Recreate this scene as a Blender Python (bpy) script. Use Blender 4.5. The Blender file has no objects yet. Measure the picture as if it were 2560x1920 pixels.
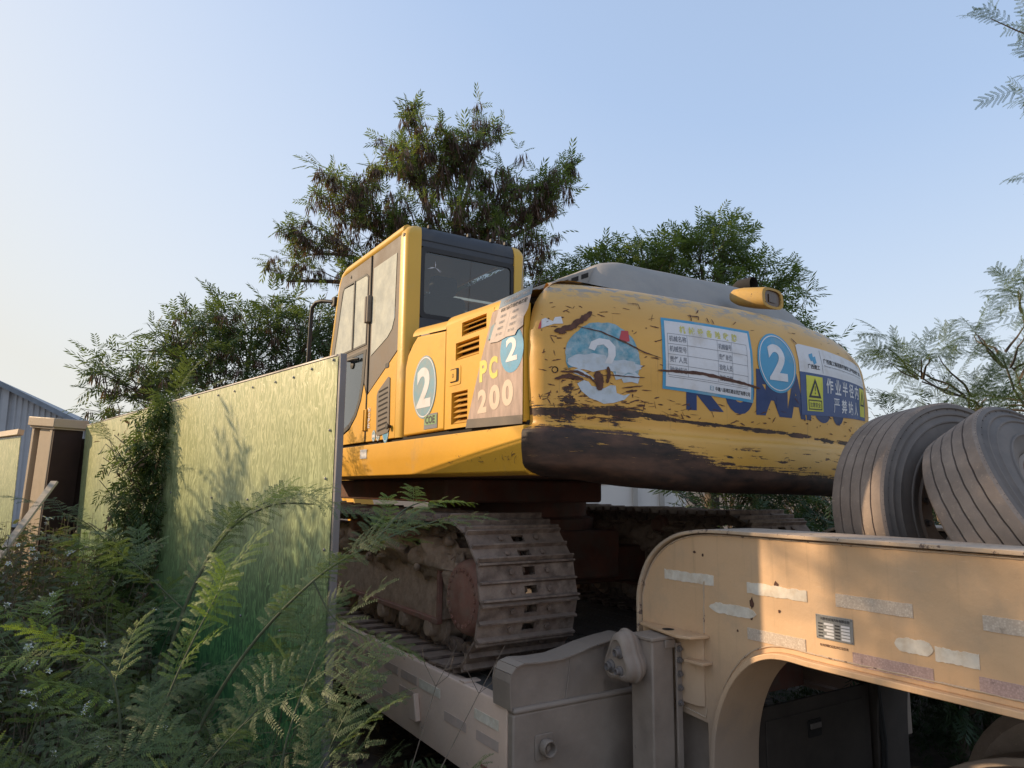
import bpy, bmesh, math, random
import numpy as np
from mathutils import Vector, Matrix, noise as mnoise
random.seed(7); RNG = np.random.default_rng(11)
PI = math.pi
SC = bpy.context.scene
COL = SC.collection

# ---------------------------------------------------------------- camera
CAM_H = 1.75
cam = bpy.data.objects.new('camera', bpy.data.cameras.new('camera')); COL.objects.link(cam)
cam.data.sensor_width = 36.0; cam.data.lens = 710.0 / 1024.0 * 36.0
cam.data.clip_start = 0.05; cam.data.clip_end = 6000
_p, _r = math.radians(8.4), math.radians(0.5)
fw = Vector((0, math.cos(_p), math.sin(_p))); u0 = Vector((0, -math.sin(_p), math.cos(_p))); r0 = Vector((1, 0, 0))
rt = r0 * math.cos(_r) + u0 * math.sin(_r); upv = -r0 * math.sin(_r) + u0 * math.cos(_r)
cam.matrix_world = Matrix(((rt.x, upv.x, -fw.x, 0), (rt.y, upv.y, -fw.y, 0), (rt.z, upv.z, -fw.z, CAM_H), (0, 0, 0, 1)))
SC.camera = cam

# ---------------------------------------------------------------- sky, sun, exposure
SUN_AZ, SUN_EL = math.radians(-77.0), math.radians(22.6)      # azimuth from +Y, clockwise positive
world = bpy.data.worlds.new('World'); SC.world = world; world.use_nodes = True
wn = world.node_tree; wn.nodes.clear()
sky = wn.nodes.new('ShaderNodeTexSky'); sky.sky_type = 'NISHITA'; sky.sun_disc = False
sky.sun_elevation = SUN_EL; sky.sun_rotation = SUN_AZ % (2 * PI)
sky.altitude = 50; sky.air_density = 1.0; sky.dust_density = 1.4; sky.ozone_density = 1.6
bg = wn.nodes.new('ShaderNodeBackground'); bg.inputs[1].default_value = 0.15
wo = wn.nodes.new('ShaderNodeOutputWorld')
gm = wn.nodes.new('ShaderNodeGamma'); gm.inputs[1].default_value = .38          # hazy air: compress the sky's range
tn_ = wn.nodes.new('ShaderNodeVectorMath'); tn_.operation = 'MULTIPLY'; tn_.inputs[1].default_value = (2.50, 2.79, 3.30)
wn.links.new(sky.outputs[0], gm.inputs[0]); wn.links.new(gm.outputs[0], tn_.inputs[0]); 
bw_ = wn.nodes.new('ShaderNodeRGBToBW'); mr_ = wn.nodes.new('ShaderNodeMapRange'); mr_.inputs[1].default_value = 3.3; mr_.inputs[2].default_value = 5.6; mr_.inputs[4].default_value = .92
hz_ = wn.nodes.new('ShaderNodeMix'); hz_.data_type = 'RGBA'; hz_.inputs[7].default_value = (4.75, 4.70, 4.35, 1)   # bright haze towards the sun goes to warm white
wn.links.new(tn_.outputs[0], bw_.inputs[0]); wn.links.new(bw_.outputs[0], mr_.inputs[0]); wn.links.new(mr_.outputs[0], hz_.inputs[0]); wn.links.new(tn_.outputs[0], hz_.inputs[6]); wn.links.new(hz_.outputs[2], bg.inputs[0])
wn.links.new(bg.outputs[0], wo.inputs[0])
sun = bpy.data.objects.new('sun', bpy.data.lights.new('sun', 'SUN')); COL.objects.link(sun)
sun.data.energy = 4.5; sun.data.angle = math.radians(0.6); sun.data.color = (1.0, 0.74, 0.47)
sdir = Vector((math.sin(SUN_AZ) * math.cos(SUN_EL), math.cos(SUN_AZ) * math.cos(SUN_EL), math.sin(SUN_EL)))
sun.rotation_euler = sdir.to_track_quat('Z', 'Y').to_euler(); sun.location = (-20, 12, 15)
SC.view_settings.view_transform = 'Standard'; SC.view_settings.look = 'None'
SC.view_settings.exposure = 0.22; SC.view_settings.gamma = 1.0; SC.view_settings.use_curve_mapping = False

# ---------------------------------------------------------------- frames: trailer/excavator axes
TH = math.radians(32.2)
EX = Vector((math.cos(TH), math.sin(TH), 0)); EY = Vector((-math.sin(TH), math.cos(TH), 0))
def L2W(p): return EX * p[0] + EY * p[1] + Vector((0, 0, p[2]))

BASE = {}
def tag(o, label=None, cat=None, group=None, kind=None):
    if label: o['label'] = label
    if cat: o['category'] = cat
    if group: o['group'] = group
    if kind: o['kind'] = kind
    return o
def thing(name, label, cat, base=(0, 0, 0), local=False, group=None, rot=0.0):
    """an Empty at the thing's base; local=True: base and children given along the trailer's axes"""
    o = bpy.data.objects.new(name, None); COL.objects.link(o); o.empty_display_size = .2
    o.location = L2W(base) if local else Vector(base)
    o.rotation_euler = (0, 0, TH if local else rot)
    BASE[o.name] = Vector(base)
    return tag(o, label, cat, group)

# ---------------------------------------------------------------- mesh builder
class G:
    def __init__(s): s.v = []; s.f = []; s.m = []; s.uv = None
    def add(s, vs, fs, m=0):
        o = len(s.v); s.v += [tuple(p) for p in vs]; s.f += [tuple(i + o for i in f) for f in fs]; s.m += [m] * len(fs)
        return o
    def box(s, x0, x1, y0, y1, z0, z1, m=0):
        if x0 > x1: x0, x1 = x1, x0
        if y0 > y1: y0, y1 = y1, y0
        if z0 > z1: z0, z1 = z1, z0
        s.add([(x0,y0,z0),(x1,y0,z0),(x1,y1,z0),(x0,y1,z0),(x0,y0,z1),(x1,y0,z1),(x1,y1,z1),(x0,y1,z1)],
              [(0,3,2,1),(4,5,6,7),(0,1,5,4),(1,2,6,5),(2,3,7,6),(3,0,4,7)], m); return s
    def prism(s, poly, ax, a0, a1, m=0):
        """poly: 2d outline in the plane across axis ax (x:(y,z) y:(x,z) z:(x,y)), extruded a0..a1"""
        n = len(poly)
        def P(q, a): return (a, q[0], q[1]) if ax == 0 else ((q[0], a, q[1]) if ax == 1 else (q[0], q[1], a))
        vs = [P(q, a0) for q in poly] + [P(q, a1) for q in poly]
        fs = [tuple(range(n)), tuple(range(2 * n - 1, n - 1, -1))] + [(i, i + n, (i + 1) % n + n, (i + 1) % n) for i in range(n)]
        s.add(vs, fs, m); return s
    def tube(s, pts, rad, n=8, m=0, cap=True):
        pts = [Vector(p) for p in pts]
        if not hasattr(rad, '__len__'): rad = [rad] * len(pts)
        vs = []; fs = []; ref = None
        for i, p in enumerate(pts):
            t = (pts[min(i + 1, len(pts) - 1)] - pts[max(i - 1, 0)]).normalized()
            if ref is None: ref = t.orthogonal().normalized()
            ref = (ref - t * ref.dot(t))
            ref = ref.normalized() if ref.length > 1e-6 else t.orthogonal().normalized()
            b = t.cross(ref)
            for k in range(n):
                a = 2 * PI * k / n; vs.append(p + (ref * math.cos(a) + b * math.sin(a)) * rad[i])
        for i in range(len(pts) - 1):
            for k in range(n):
                k2 = (k + 1) % n; fs.append((i * n + k, i * n + k2, (i + 1) * n + k2, (i + 1) * n + k))
        if cap and n > 2:
            fs.append(tuple(range(n - 1, -1, -1))); fs.append(tuple((len(pts) - 1) * n + k for k in range(n)))
        s.add(vs, fs, m); return s
    def lathe(s, prof, c, ax, n=32, m=0, close=False):
        """prof: (radius, height) along axis vector ax from c"""
        c = Vector(c); ax = Vector(ax).normalized(); a = ax.orthogonal().normalized(); b = ax.cross(a)
        vs = []; fs = []; k = len(prof)
        for j in range(n):
            t = 2 * PI * j / n; d = a * math.cos(t) + b * math.sin(t)
            for r, h in prof: vs.append(c + d * r + ax * h)
        for j in range(n):
            j2 = (j + 1) % n
            for i in range(k - 1 + (1 if close else 0)):
                i2 = (i + 1) % k; fs.append((j * k + i, j2 * k + i, j2 * k + i2, j * k + i2))
        s.add(vs, fs, m); return s
    def disc(s, c, ax, r, h, n=20, m=0):
        return s.lathe([(0.0005, h), (r * .93, h), (r, h - min(r * .12, abs(h) * .3)), (r, 0)], c, ax, n, m)
    def blob(s, c, r, seed=0, amp=.3, fr=2.0, n=14, m=0, floor=None):
        c = Vector(c); vs = []; fs = []
        for i in range(n + 1):
            ph = PI * i / n
            for j in range(2 * n):
                a = PI * j / n; d = Vector((math.sin(ph) * math.cos(a), math.sin(ph) * math.sin(a), math.cos(ph)))
                k = 1 + amp * mnoise.noise(d * fr + Vector((seed, seed * 2.1, 0))) + amp * .5 * mnoise.noise(d * fr * 3 + Vector((seed, 0, 5)))
                p = c + Vector((d.x * r[0], d.y * r[1], d.z * r[2])) * k
                if floor is not None: p.z = max(p.z, floor)
                vs.append(p)
        for i in range(n):
            for j in range(2 * n):
                j2 = (j + 1) % (2 * n); fs.append((i * 2 * n + j, (i + 1) * 2 * n + j, (i + 1) * 2 * n + j2, i * 2 * n + j2))
        s.add(vs, fs, m); return s
    def grid(s, fn, nu, nv, m=0, flip=False):
        vs = [fn(i / nu, j / nv) for i in range(nu + 1) for j in range(nv + 1)]
        fs = []
        for i in range(nu):
            for j in range(nv):
                a = i * (nv + 1) + j; q = (a, a + nv + 1, a + nv + 2, a + 1); fs.append(q[::-1] if flip else q)
        s.add(vs, fs, m); return s
    def mesh(s, name, mats, origin=(0, 0, 0), smooth=35):
        me = bpy.data.meshes.new(name); o = Vector(origin)
        me.from_pydata([(p[0] - o.x, p[1] - o.y, p[2] - o.z) for p in s.v], [], s.f)
        for m in (mats if isinstance(mats, (list, tuple)) else [mats]): me.materials.append(m)
        me.polygons.foreach_set('material_index', s.m)
        if s.uv is not None:
            ul = me.uv_layers.new(name='UVMap')
            for lp in me.loops: ul.data[lp.index].uv = s.uv[lp.vertex_index]
        if smooth:
            me.polygons.foreach_set('use_smooth', [True] * len(me.polygons)); me.set_sharp_from_angle(angle=math.radians(smooth))
        me.validate(); me.update(); return me
    def build(s, name, mats, parent=None, origin=None, bevel=0, smooth=35, seg=2):
        root = parent
        while root is not None and root.parent is not None: root = root.parent
        if origin is None: origin = BASE.get(root.name, (0, 0, 0)) if root is not None else (0, 0, 0)
        o = bpy.data.objects.new(name, s.mesh(name, mats, origin, smooth)); COL.objects.link(o)
        if parent is not None: o.parent = parent
        if bevel:
            b = o.modifiers.new('bevel', 'BEVEL'); b.width = bevel; b.segments = seg; b.limit_method = 'ANGLE'; b.angle_limit = math.radians(38)
        return o
def solo(g, name, mats, label, cat, base=(0, 0, 0), local=False, group=None, **k):
    o = g.build(name, mats, None, origin=base, **k)
    o.location = L2W(base) if local else Vector(base)
    if local: o.rotation_euler = (0, 0, TH)
    return tag(o, label, cat, group)
def struct(g, name, mats, kind='structure', **k):
    o = g.build(name, mats, None, **k); o['kind'] = kind; return o
def arc(c, r, a0, a1, n): return [(c[0] + r * math.cos(math.radians(a0 + (a1 - a0) * i / n)), c[1] + r * math.sin(math.radians(a0 + (a1 - a0) * i / n))) for i in range(n + 1)]
def rrect(x0, x1, y0, y1, r, n=4):
    return arc((x1 - r, y1 - r), r, 0, 90, n) + arc((x0 + r, y1 - r), r, 90, 180, n) + arc((x0 + r, y0 + r), r, 180, 270, n) + arc((x1 - r, y0 + r), r, 270, 360, n)
def smooth(a, b, x): t = min(1, max(0, (x - a) / (b - a))); return t * t * (3 - 2 * t)

# ---------------------------------------------------------------- materials
class N:
    def __init__(s, name):
        s.m = bpy.data.materials.new(name); s.m.use_nodes = True; s.t = s.m.node_tree; s.t.nodes.clear()
        s.out = s.t.nodes.new('ShaderNodeOutputMaterial')
    def n(s, typ, ins=None, **props):
        nd = s.t.nodes.new('ShaderNode' + typ)
        for k, v in props.items(): setattr(nd, k, v)
        for k, v in (ins or {}).items():
            if isinstance(v, bpy.types.NodeSocket): s.t.links.new(v, nd.inputs[k])
            else: nd.inputs[k].default_value = v
        return nd
    def math(s, op, a, b=0.5, clamp=False):
        nd = s.n('Math', {0: a, 1: b}, operation=op, use_clamp=clamp); return nd.outputs[0]
    def ramp(s, f, a, b): # linear map a..b -> 0..1 clamped
        nd = s.n('MapRange', {0: f, 1: a, 2: b, 3: 0.0, 4: 1.0}); return nd.outputs[0]
    def mix(s, f, a, b):
        nd = s.t.nodes.new('ShaderNodeMix'); nd.data_type = 'RGBA'
        for i, v in ((0, f), (6, a), (7, b)):
            if isinstance(v, bpy.types.NodeSocket): s.t.links.new(v, nd.inputs[i])
            else: nd.inputs[i].default_value = v if i == 0 else (*v[:3], 1)
        return nd.outputs[2]
    def noise(s, vec, scale=5, detail=4, rough=.55, dist=0.0):
        nd = s.n('TexNoise', {'Scale': scale, 'Detail': detail, 'Roughness': rough, 'Distortion': dist})
        if vec is not None: s.t.links.new(vec, nd.inputs['Vector'])
        return nd.outputs['Fac']
    def map(s, vec, scale=(1, 1, 1), loc=(0, 0, 0)):
        return s.n('Mapping', {'Vector': vec, 'Scale': scale, 'Location': loc}).outputs[0]
    def obj(s): return s.n('TexCoord').outputs['Object']
    def uv(s): return s.n('TexCoord').outputs['UV']
    def finish(s, col, rough=.6, bump=None, bstr=.3, bdist=.01, metal=0.0, spec=.5, extra=None):
        ins = {'Base Color': col if isinstance(col, bpy.types.NodeSocket) else (*col[:3], 1), 'Roughness': rough, 'Metallic': metal, 'Specular IOR Level': spec}
        ins.update(extra or {})
        b = s.n('BsdfPrincipled', ins)
        if bump is not None:
            bn = s.n('Bump', {'Height': bump, 'Strength': bstr, 'Distance': bdist}); s.t.links.new(bn.outputs[0], b.inputs['Normal'])
        s.t.links.new(b.outputs[0], s.out.inputs[0]); s.b = b
        return s.m
def worn(name, col, rough=.55, metal=0.0, var=.18, vs=3.0, dust=None, damt=.5, ds=2.2, chip=None, camt=.62, cs=16, bstr=.15, bs=40, up=0.0, spec=.5, stretch=(1, 1, 1)):
    """a used surface: tone variation, dust film (more on upward faces), paint chips, fine relief"""
    s = N(name); v = s.obj(); vv = s.map(v, stretch)
    n1 = s.noise(vv, vs, 5); c = s.mix(s.ramp(n1, .3, .7), [x * (1 - var) for x in col], [min(1, x * (1 + var)) for x in col])
    h = s.noise(vv, bs, 3)
    r = rough
    if dust:
        dn = s.noise(vv, ds, 6, .65)
        f = s.ramp(dn, .62 - damt * .35, .62 + .12)
        f = s.math('MULTIPLY', f, .9 if damt > .3 else .6)
        if up:
            nz = s.n('SeparateXYZ', {0: s.n('NewGeometry').outputs['Normal']}).outputs[2]
            f = s.math('MAXIMUM', f, s.math('MULTIPLY', s.ramp(nz, .2, .9), up))
        c = s.mix(f, c, dust)
        r = s.n('MapRange', {0: f, 3: rough, 4: .95}).outputs[0]
    if chip:
        cn = s.noise(vv, cs, 5, .7); f = s.ramp(cn, camt, camt + .03); c = s.mix(f, c, chip)
    return s.finish(c, r, h, bstr, .004, metal, spec)
YCOL = (.70, .37, .035)
m_yel = worn('yellow_paint', YCOL, .5, var=.08, vs=2, dust=(.46, .30, .12), damt=.15, ds=3, chip=(.09, .045, .03), camt=.70, cs=22, up=.5, spec=.3)
m_cab = worn('cab_yellow_paint', (.68, .40, .06), .38, var=.05, vs=2, dust=(.5, .38, .2), damt=.12, ds=3, up=.4, spec=.35)
m_dark = worn('dark_cab_trim', (.035, .040, .052), .5, var=.12, dust=(.11, .11, .11), damt=.4, ds=2.5, up=.25)
m_trim = worn('grey_door_trim', (.125, .105, .09), .6, var=.12, dust=(.26, .21, .16), damt=.6, ds=3)
m_black = worn('black_rubber', (.02, .02, .022), .6, var=.2, dust=(.08, .075, .07), damt=.3)
m_void = worn('dark_recess', (.018, .016, .015), .9, var=.2)
m_hood = worn('grey_dusty_hood', (.26, .25, .24), .75, var=.12, vs=4, dust=(.33, .31, .28), damt=.6, ds=3, up=.5, bstr=.3)
m_under = worn('underframe_rust', (.14, .05, .03), .8, var=.3, vs=5, dust=(.11, .085, .065), damt=.6, ds=6, bstr=.5)
m_track = worn('track_steel', (.165, .115, .09), .75, var=.42, vs=14, dust=(.36, .275, .215), damt=.5, ds=11, chip=(.08, .055, .045), camt=.70, cs=45, up=.4, bstr=1.0, bs=50, spec=.3)
m_rustpl = worn('final_drive_rust', (.27, .125, .09), .7, var=.25, vs=8, dust=(.28, .19, .14), damt=.5, ds=12, bstr=.6)
m_mud = worn('caked_mud', (.34, .235, .17), .95, var=.3, vs=12, dust=(.46, .34, .25), damt=.6, ds=20, bstr=1.0, bs=45)
def mk_trl():
    s = N('trailer_beige_paint'); v = s.obj()
    n1 = s.noise(v, 1.3, 5, .6); c = s.mix(s.ramp(n1, .3, .7), (.66, .42, .23), (.74, .495, .29))
    n2 = s.noise(v, 4.5, 6, .7); c = s.mix(s.math('MULTIPLY', s.ramp(n2, .50, .72), .45), c, (.50, .37, .25))
    rn = s.noise(s.map(v, (30, 30, 1.6)), 1.0, 5, .65); c = s.mix(s.math('MULTIPLY', s.ramp(rn, .56, .74), .35), c, (.40, .26, .15))
    sc = s.noise(s.map(v, (3, 3, 55)), 1.5, 5, .7); c = s.mix(s.math('MULTIPLY', s.ramp(sc, .66, .70), .4), c, (.80, .62, .42))
    zz = s.n('SeparateXYZ', {0: v}).outputs[2]; gd = s.ramp(s.math('ADD', zz, s.math('MULTIPLY', n2, .5)), 1.38, .92)
    c = s.mix(s.math('MULTIPLY', gd, .85), c, (.34, .265, .21))       # road dust caked on the lower part
    ch = s.noise(v, 13, 6, .75); c = s.mix(s.ramp(ch, .715, .735), c, (.17, .095, .07))
    c = s.mix(s.math('MULTIPLY', s.ramp(ch, .68, .72), .35), c, (.42, .24, .13))
    h = s.math('ADD', s.math('MULTIPLY', s.noise(v, 3.2, 3), 2.2), s.math('MULTIPLY', s.noise(v, 60, 3), .25))
    return s.finish(c, s.n('MapRange', {0: n2, 1: .4, 2: .7, 3: .45, 4: .8}).outputs[0], h, .35, .01)
m_trl = mk_trl()
m_trlg = worn('trailer_grey_paint', (.26, .205, .165), .62, var=.16, vs=3, dust=(.37, .295, .235), damt=.55, ds=4, chip=(.09, .075, .07), camt=.7, cs=18, up=.7, bstr=1.0, bs=17)
m_flange = worn('flange_edge_paint', (.56, .41, .27), .75, var=.1, vs=8, dust=(.44, .36, .29), damt=.55, ds=9, chip=(.16, .11, .09), camt=.6, cs=26, up=.85, bstr=.6)
m_deck = worn('deck_steel', (.20, .17, .15), .8, var=.2, vs=4, dust=(.2, .175, .15), damt=.6, ds=5, up=.6, bstr=.5)
m_dside = worn('deck_side_paint', (.74, .53, .40), .7, var=.14, vs=2.5, dust=(.66, .50, .40), damt=.75, ds=1.6, chip=(.13, .09, .075), camt=.66, cs=14, bstr=.35)
m_box = worn('toolbox_dark_neck_shade', (.055, .046, .040), .8, var=.2, dust=(.09, .075, .065), damt=.5, spec=.2)  # toolbox colour; also paints shade onto the far neck beams
m_bolt = worn('bolt_steel', (.17, .15, .14), .6, var=.2, metal=.3, dust=(.24, .2, .18), damt=.5)
m_soil = worn('soil', (.085, .062, .045), .98, var=.35, vs=6, dust=(.14, .105, .075), damt=.5, ds=14, bstr=1.0, bs=22)
m_wall = worn('white_wall', (.72, .70, .67), .8, var=.04, vs=1, dust=(.6, .55, .48), damt=.2, ds=.8)
m_bounce_road = worn('pale_bounce_concrete', (.46, .42, .36), .9, var=.1, vs=.7, dust=(.5, .45, .38), damt=.5, ds=.5)
m_concrete = worn('concrete', (.42, .40, .37), .85, var=.1, vs=2, dust=(.3, .27, .23), damt=.4, ds=1)
m_white = worn('white_sticker', (.66, .66, .68), .5, var=.04, dust=(.5, .45, .4), damt=.25, ds=8)
m_blue = worn('sign_blue', (.06, .30, .50), .5, var=.06, dust=(.3, .38, .4), damt=.35, ds=7)
m_blueg = worn('faded_disc_blue', (.16, .33, .42), .6, var=.1, dust=(.38, .38, .36), damt=.5, ds=12)
m_navy = worn('navy_print', (.010, .035, .13), .5, var=.15, dust=(.05, .07, .13), damt=.3, ds=7, chip=(.5, .3, .07), camt=.69, cs=20)
m_navy2 = worn('navy_sign_blue', (.012, .055, .19), .45, var=.08, dust=(.1, .14, .22), damt=.25, ds=6)
m_ink = worn('black_ink', (.03, .03, .035), .6)
m_gink = worn('grey_ink', (.17, .18, .21), .6)
m_yink = worn('yellow_ink', (.56, .52, .13), .6)
m_wyel = worn('warning_yellow', (.62, .60, .05), .5, dust=(.4, .38, .1), damt=.3)
m_red = worn('red_sticker', (.5, .06, .07), .5)
m_pink = worn('pale_pink_plate', (.46, .33, .27), .6, var=.1, vs=9, dust=(.33, .26, .22), damt=.6, ds=14, stretch=(1, 3, .5))
m_ghost = worn('ghost_digit_print', (.66, .52, .40), .6, var=.04)
m_green = worn('sticker_green', (.2, .36, .16), .6)
m_rscr = worn('rust_scratch', (.10, .045, .03), .85, var=.4, vs=30)
m_gold = worn('pcyel', (.70, .56, .12), .6)
m_tail = worn('lamp_lens_dark', (.09, .05, .03), .3)

def mk_retro(name, col, col2):
    s = N(name); v = s.obj()
    vo = s.n('TexVoronoi', {'Vector': s.map(v, (1, 1, 1)), 'Scale': 150, 'Randomness': .15}, feature='DISTANCE_TO_EDGE').outputs['Distance']
    c = s.mix(s.ramp(vo, .02, .16), col2, col)
    pe = s.noise(v, 20, 5, .7); c = s.mix(s.ramp(pe, .6, .66), c, [x * .75 for x in col2])
    return s.finish(c, .5, vo, .3, .002)
m_retro = mk_retro('reflective_tape', (.80, .70, .58), (.56, .45, .35))
m_retror = mk_retro('reflective_tape_red', (.66, .47, .42), (.46, .31, .27))
m_retrof = worn('faded_tape', (.78, .70, .58), .8, var=.1, vs=30, dust=(.62, .50, .36), damt=.5, ds=22)
m_retrog = worn('dusty_pink_tape', (.58, .43, .36), .8, var=.12, vs=12, dust=(.50, .40, .34), damt=.7, ds=9)

def mk_plate():
    s = N('data_plate_metal'); v = s.obj()
    n1 = s.noise(s.map(v, (1, 60, 1)), 3, 3)
    return s.finish(s.mix(s.ramp(n1, .3, .7), (.22, .23, .24), (.34, .34, .33)), .45, n1, .2, .002, .3)
m_plate = mk_plate()

def mk_cw():
    """counterweight paint: UV.x = metres round the tail (0 = middle), UV.y = height of the casting"""
    s = N('scraped_counterweight_paint'); uv = s.uv(); sp = s.n('SeparateXYZ', {0: uv}); u, z = sp.outputs[0], sp.outputs[1]
    big = s.noise(s.map(uv, (1.2, 2.5, 1)), 1.6, 4)
    c = s.mix(s.ramp(big, .3, .7), (.60, .315, .05), (.70, .385, .085))
    # pale dust and worn-through grey on the top shoulder
    tn = s.noise(s.map(uv, (3, 9, 1)), 3, 6, .7)
    ft = s.math('MULTIPLY', s.ramp(z, 2.50, 2.76), 1.0); c = s.mix(s.math('MULTIPLY', ft, .55), c, (.52, .36, .17))
    gz = s.math('MULTIPLY', s.ramp(z, 2.66, 2.74), s.ramp(tn, .50, .55)); c = s.mix(gz, c, (.27, .25, .22))
    st = s.noise(s.map(uv, (1.6, 42, 1)), 2.0, 7, .72, .3)         # long horizontal scrapes
    st2 = s.noise(s.map(uv, (5, 60, 1)), 1.6, 6, .7)
    fine = s.noise(s.map(uv, (22, 26, 1)), 1.0, 7, .75)
    brown = s.mix(s.ramp(s.noise(s.map(uv, (4, 10, 1)), 3, 5), .3, .7), (.014, .009, .007), (.06, .030, .020))
    # scraped belt above the seam
    lim = s.n('MapRange', {0: u, 1: -.8, 2: .4, 3: 2.118, 4: 2.085}).outputs[0]
    half = s.n('MapRange', {0: u, 1: -.98, 2: -.72, 3: .046, 4: .013}).outputs[0]
    band = s.math('SUBTRACT', 1.0, s.math('DIVIDE', s.math('ABSOLUTE', s.math('SUBTRACT', z, lim)), half))
    isl = s.noise(s.map(uv, (5, 16, 1)), 1.3, 3, .6)
    f1 = s.ramp(s.math('ADD', s.math('ADD', band, s.math('MULTIPLY', s.math('SUBTRACT', st, .5), 3.2)), s.math('ADD', s.math('MULTIPLY', s.math('SUBTRACT', fine, .5), 2.0), s.math('MULTIPLY', s.math('SUBTRACT', isl, .5), 2.6))), .28, .40)
    # thin belt left of the lettering and the worn corner
    cor = s.math('SUBTRACT', .60, s.math('MULTIPLY', s.math('ABSOLUTE', s.math('ADD', u, 1.25)), 3.4))
    hz = s.ramp(z, 2.62, 2.2)
    f2 = s.ramp(s.math('ADD', s.math('MULTIPLY', s.math('MULTIPLY', cor, hz), .9), s.math('MULTIPLY', s.noise(s.map(uv, (7, 22, 1)), 1.6, 6, .7), 1.0)), .985, 1.0)
    # scattered chips
    f3 = s.ramp(s.noise(s.map(uv, (8, 14, 1)), 2.2, 6, .72), .715, .73)
    f3b = s.math('MULTIPLY', s.ramp(st2, .665, .68), s.ramp(z, 2.35, 2.1))
    # lower skirt: bare dark steel, the paint left only along the top towards the right
    lim2 = s.n('MapRange', {0: u, 1: -.98, 2: -.50, 3: 2.045, 4: 1.925}).outputs[0]
    lim2 = s.math('SUBTRACT', lim2, s.n('MapRange', {0: u, 1: -.5, 2: .1, 3: 0.0, 4: .035}).outputs[0])
    d2 = s.math('MULTIPLY', s.math('SUBTRACT', lim2, z), 16.0)
    f4 = s.ramp(s.math('ADD', s.math('ADD', d2, s.math('MULTIPLY', st, 2.6)), s.math('MULTIPLY', fine, 1.2)), 1.92, 2.02)
    f5 = s.math('MULTIPLY', s.ramp(s.math('ADD', s.noise(s.map(uv, (3.2, 24, 1)), 1.7, 6, .72, .2), s.math('MULTIPLY', fine, .25)), .70, .72), s.math('MULTIPLY', s.ramp(z, 2.02, 1.99), s.ramp(z, 1.86, 1.90)))
    f4 = s.math('MAXIMUM', f4, f5)
    f = s.math('MAXIMUM', s.math('MAXIMUM', f1, f2), s.math('MAXIMUM', f3, s.math('MAXIMUM', f3b, f4)))
    # yellow scraps remaining on the skirt
    left = s.math('MULTIPLY', s.ramp(s.noise(s.map(uv, (3, 30, 1)), 2.5, 6, .75), .62, .66), s.ramp(z, 1.86, 1.95))
    f = s.math('SUBTRACT', f, s.math('MULTIPLY', left, .9), clamp=True)
    rust = s.mix(s.ramp(s.noise(s.map(uv, (2.2, 6, 1)), 2, 4, .55), .46, .80), brown, (.15, .072, .042))
    c = s.mix(f, c, rust)
    # thin rust runs
    rr = s.noise(s.map(uv, (40, 1.5, 1)), 1.0, 4, .6); c = s.mix(s.math('MULTIPLY', s.ramp(rr, .66, .75), .5), c, (.30, .15, .05))
    hgt = s.math('SUBTRACT', s.math('MULTIPLY', s.noise(uv, 9, 4), .6), s.math('MULTIPLY', f, .5))
    r = s.n('MapRange', {0: f, 3: .45, 4: .62}).outputs[0]
    return s.finish(c, r, hgt, .5, .006)
m_cw = mk_cw()

def mk_glass(name, tint, dust, damt, rough=.04):
    s = N(name); v = s.obj()
    fr = s.n('Fresnel', {'IOR': 1.55}).outputs[0]
    gl = s.n('BsdfGlossy', {'Color': (1, 1, 1, 1), 'Roughness': rough}); tr = s.n('BsdfTransparent', {'Color': (*tint, 1)})
    m1 = s.n('MixShader', {0: s.math('MULTIPLY', fr, 1.6, clamp=True), 1: tr.outputs[0], 2: gl.outputs[0]})
    di = s.n('BsdfDiffuse', {'Color': (*dust, 1)})
    f = s.n('MapRange', {0: s.noise(v, 6, 6, .7), 1: .35, 2: .75, 3: damt * .75, 4: min(1, damt * 1.3)}).outputs[0]
    m2 = s.n('MixShader', {0: f, 1: m1.outputs[0], 2: di.outputs[0]})
    s.t.links.new(m2.outputs[0], s.out.inputs[0]); return s.m
m_gside = mk_glass('dusty_side_glass', (.35, .38, .38), (.70, .70, .60), .72)
m_grear = mk_glass('dark_rear_glass', (.30, .34, .34), (.13, .14, .14), .13)

def mk_tyre():
    s = N('dusty_tyre_rubber'); v = s.obj()
    n1 = s.noise(v, 5, 5, .65); c = s.mix(s.ramp(n1, .3, .7), (.19, .148, .120), (.33, .262, .215))
    n2 = s.noise(v, 60, 4, .7); c = s.mix(s.ramp(n2, .60, .75), c, (.46, .36, .27))
    return s.finish(c, .85, s.noise(v, 90, 3), .4, .003, spec=.3)
m_tyre = mk_tyre()
def mk_side():
    s = N('tyre_sidewall_rubber'); v = s.obj()
    n1 = s.noise(v, 4, 5, .6); c = s.mix(s.ramp(n1, .3, .7), (.11, .095, .085), (.21, .175, .15))
    return s.finish(c, .7, s.noise(v, 60, 3), .15, .002, spec=.35)
m_tside = mk_side()

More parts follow.
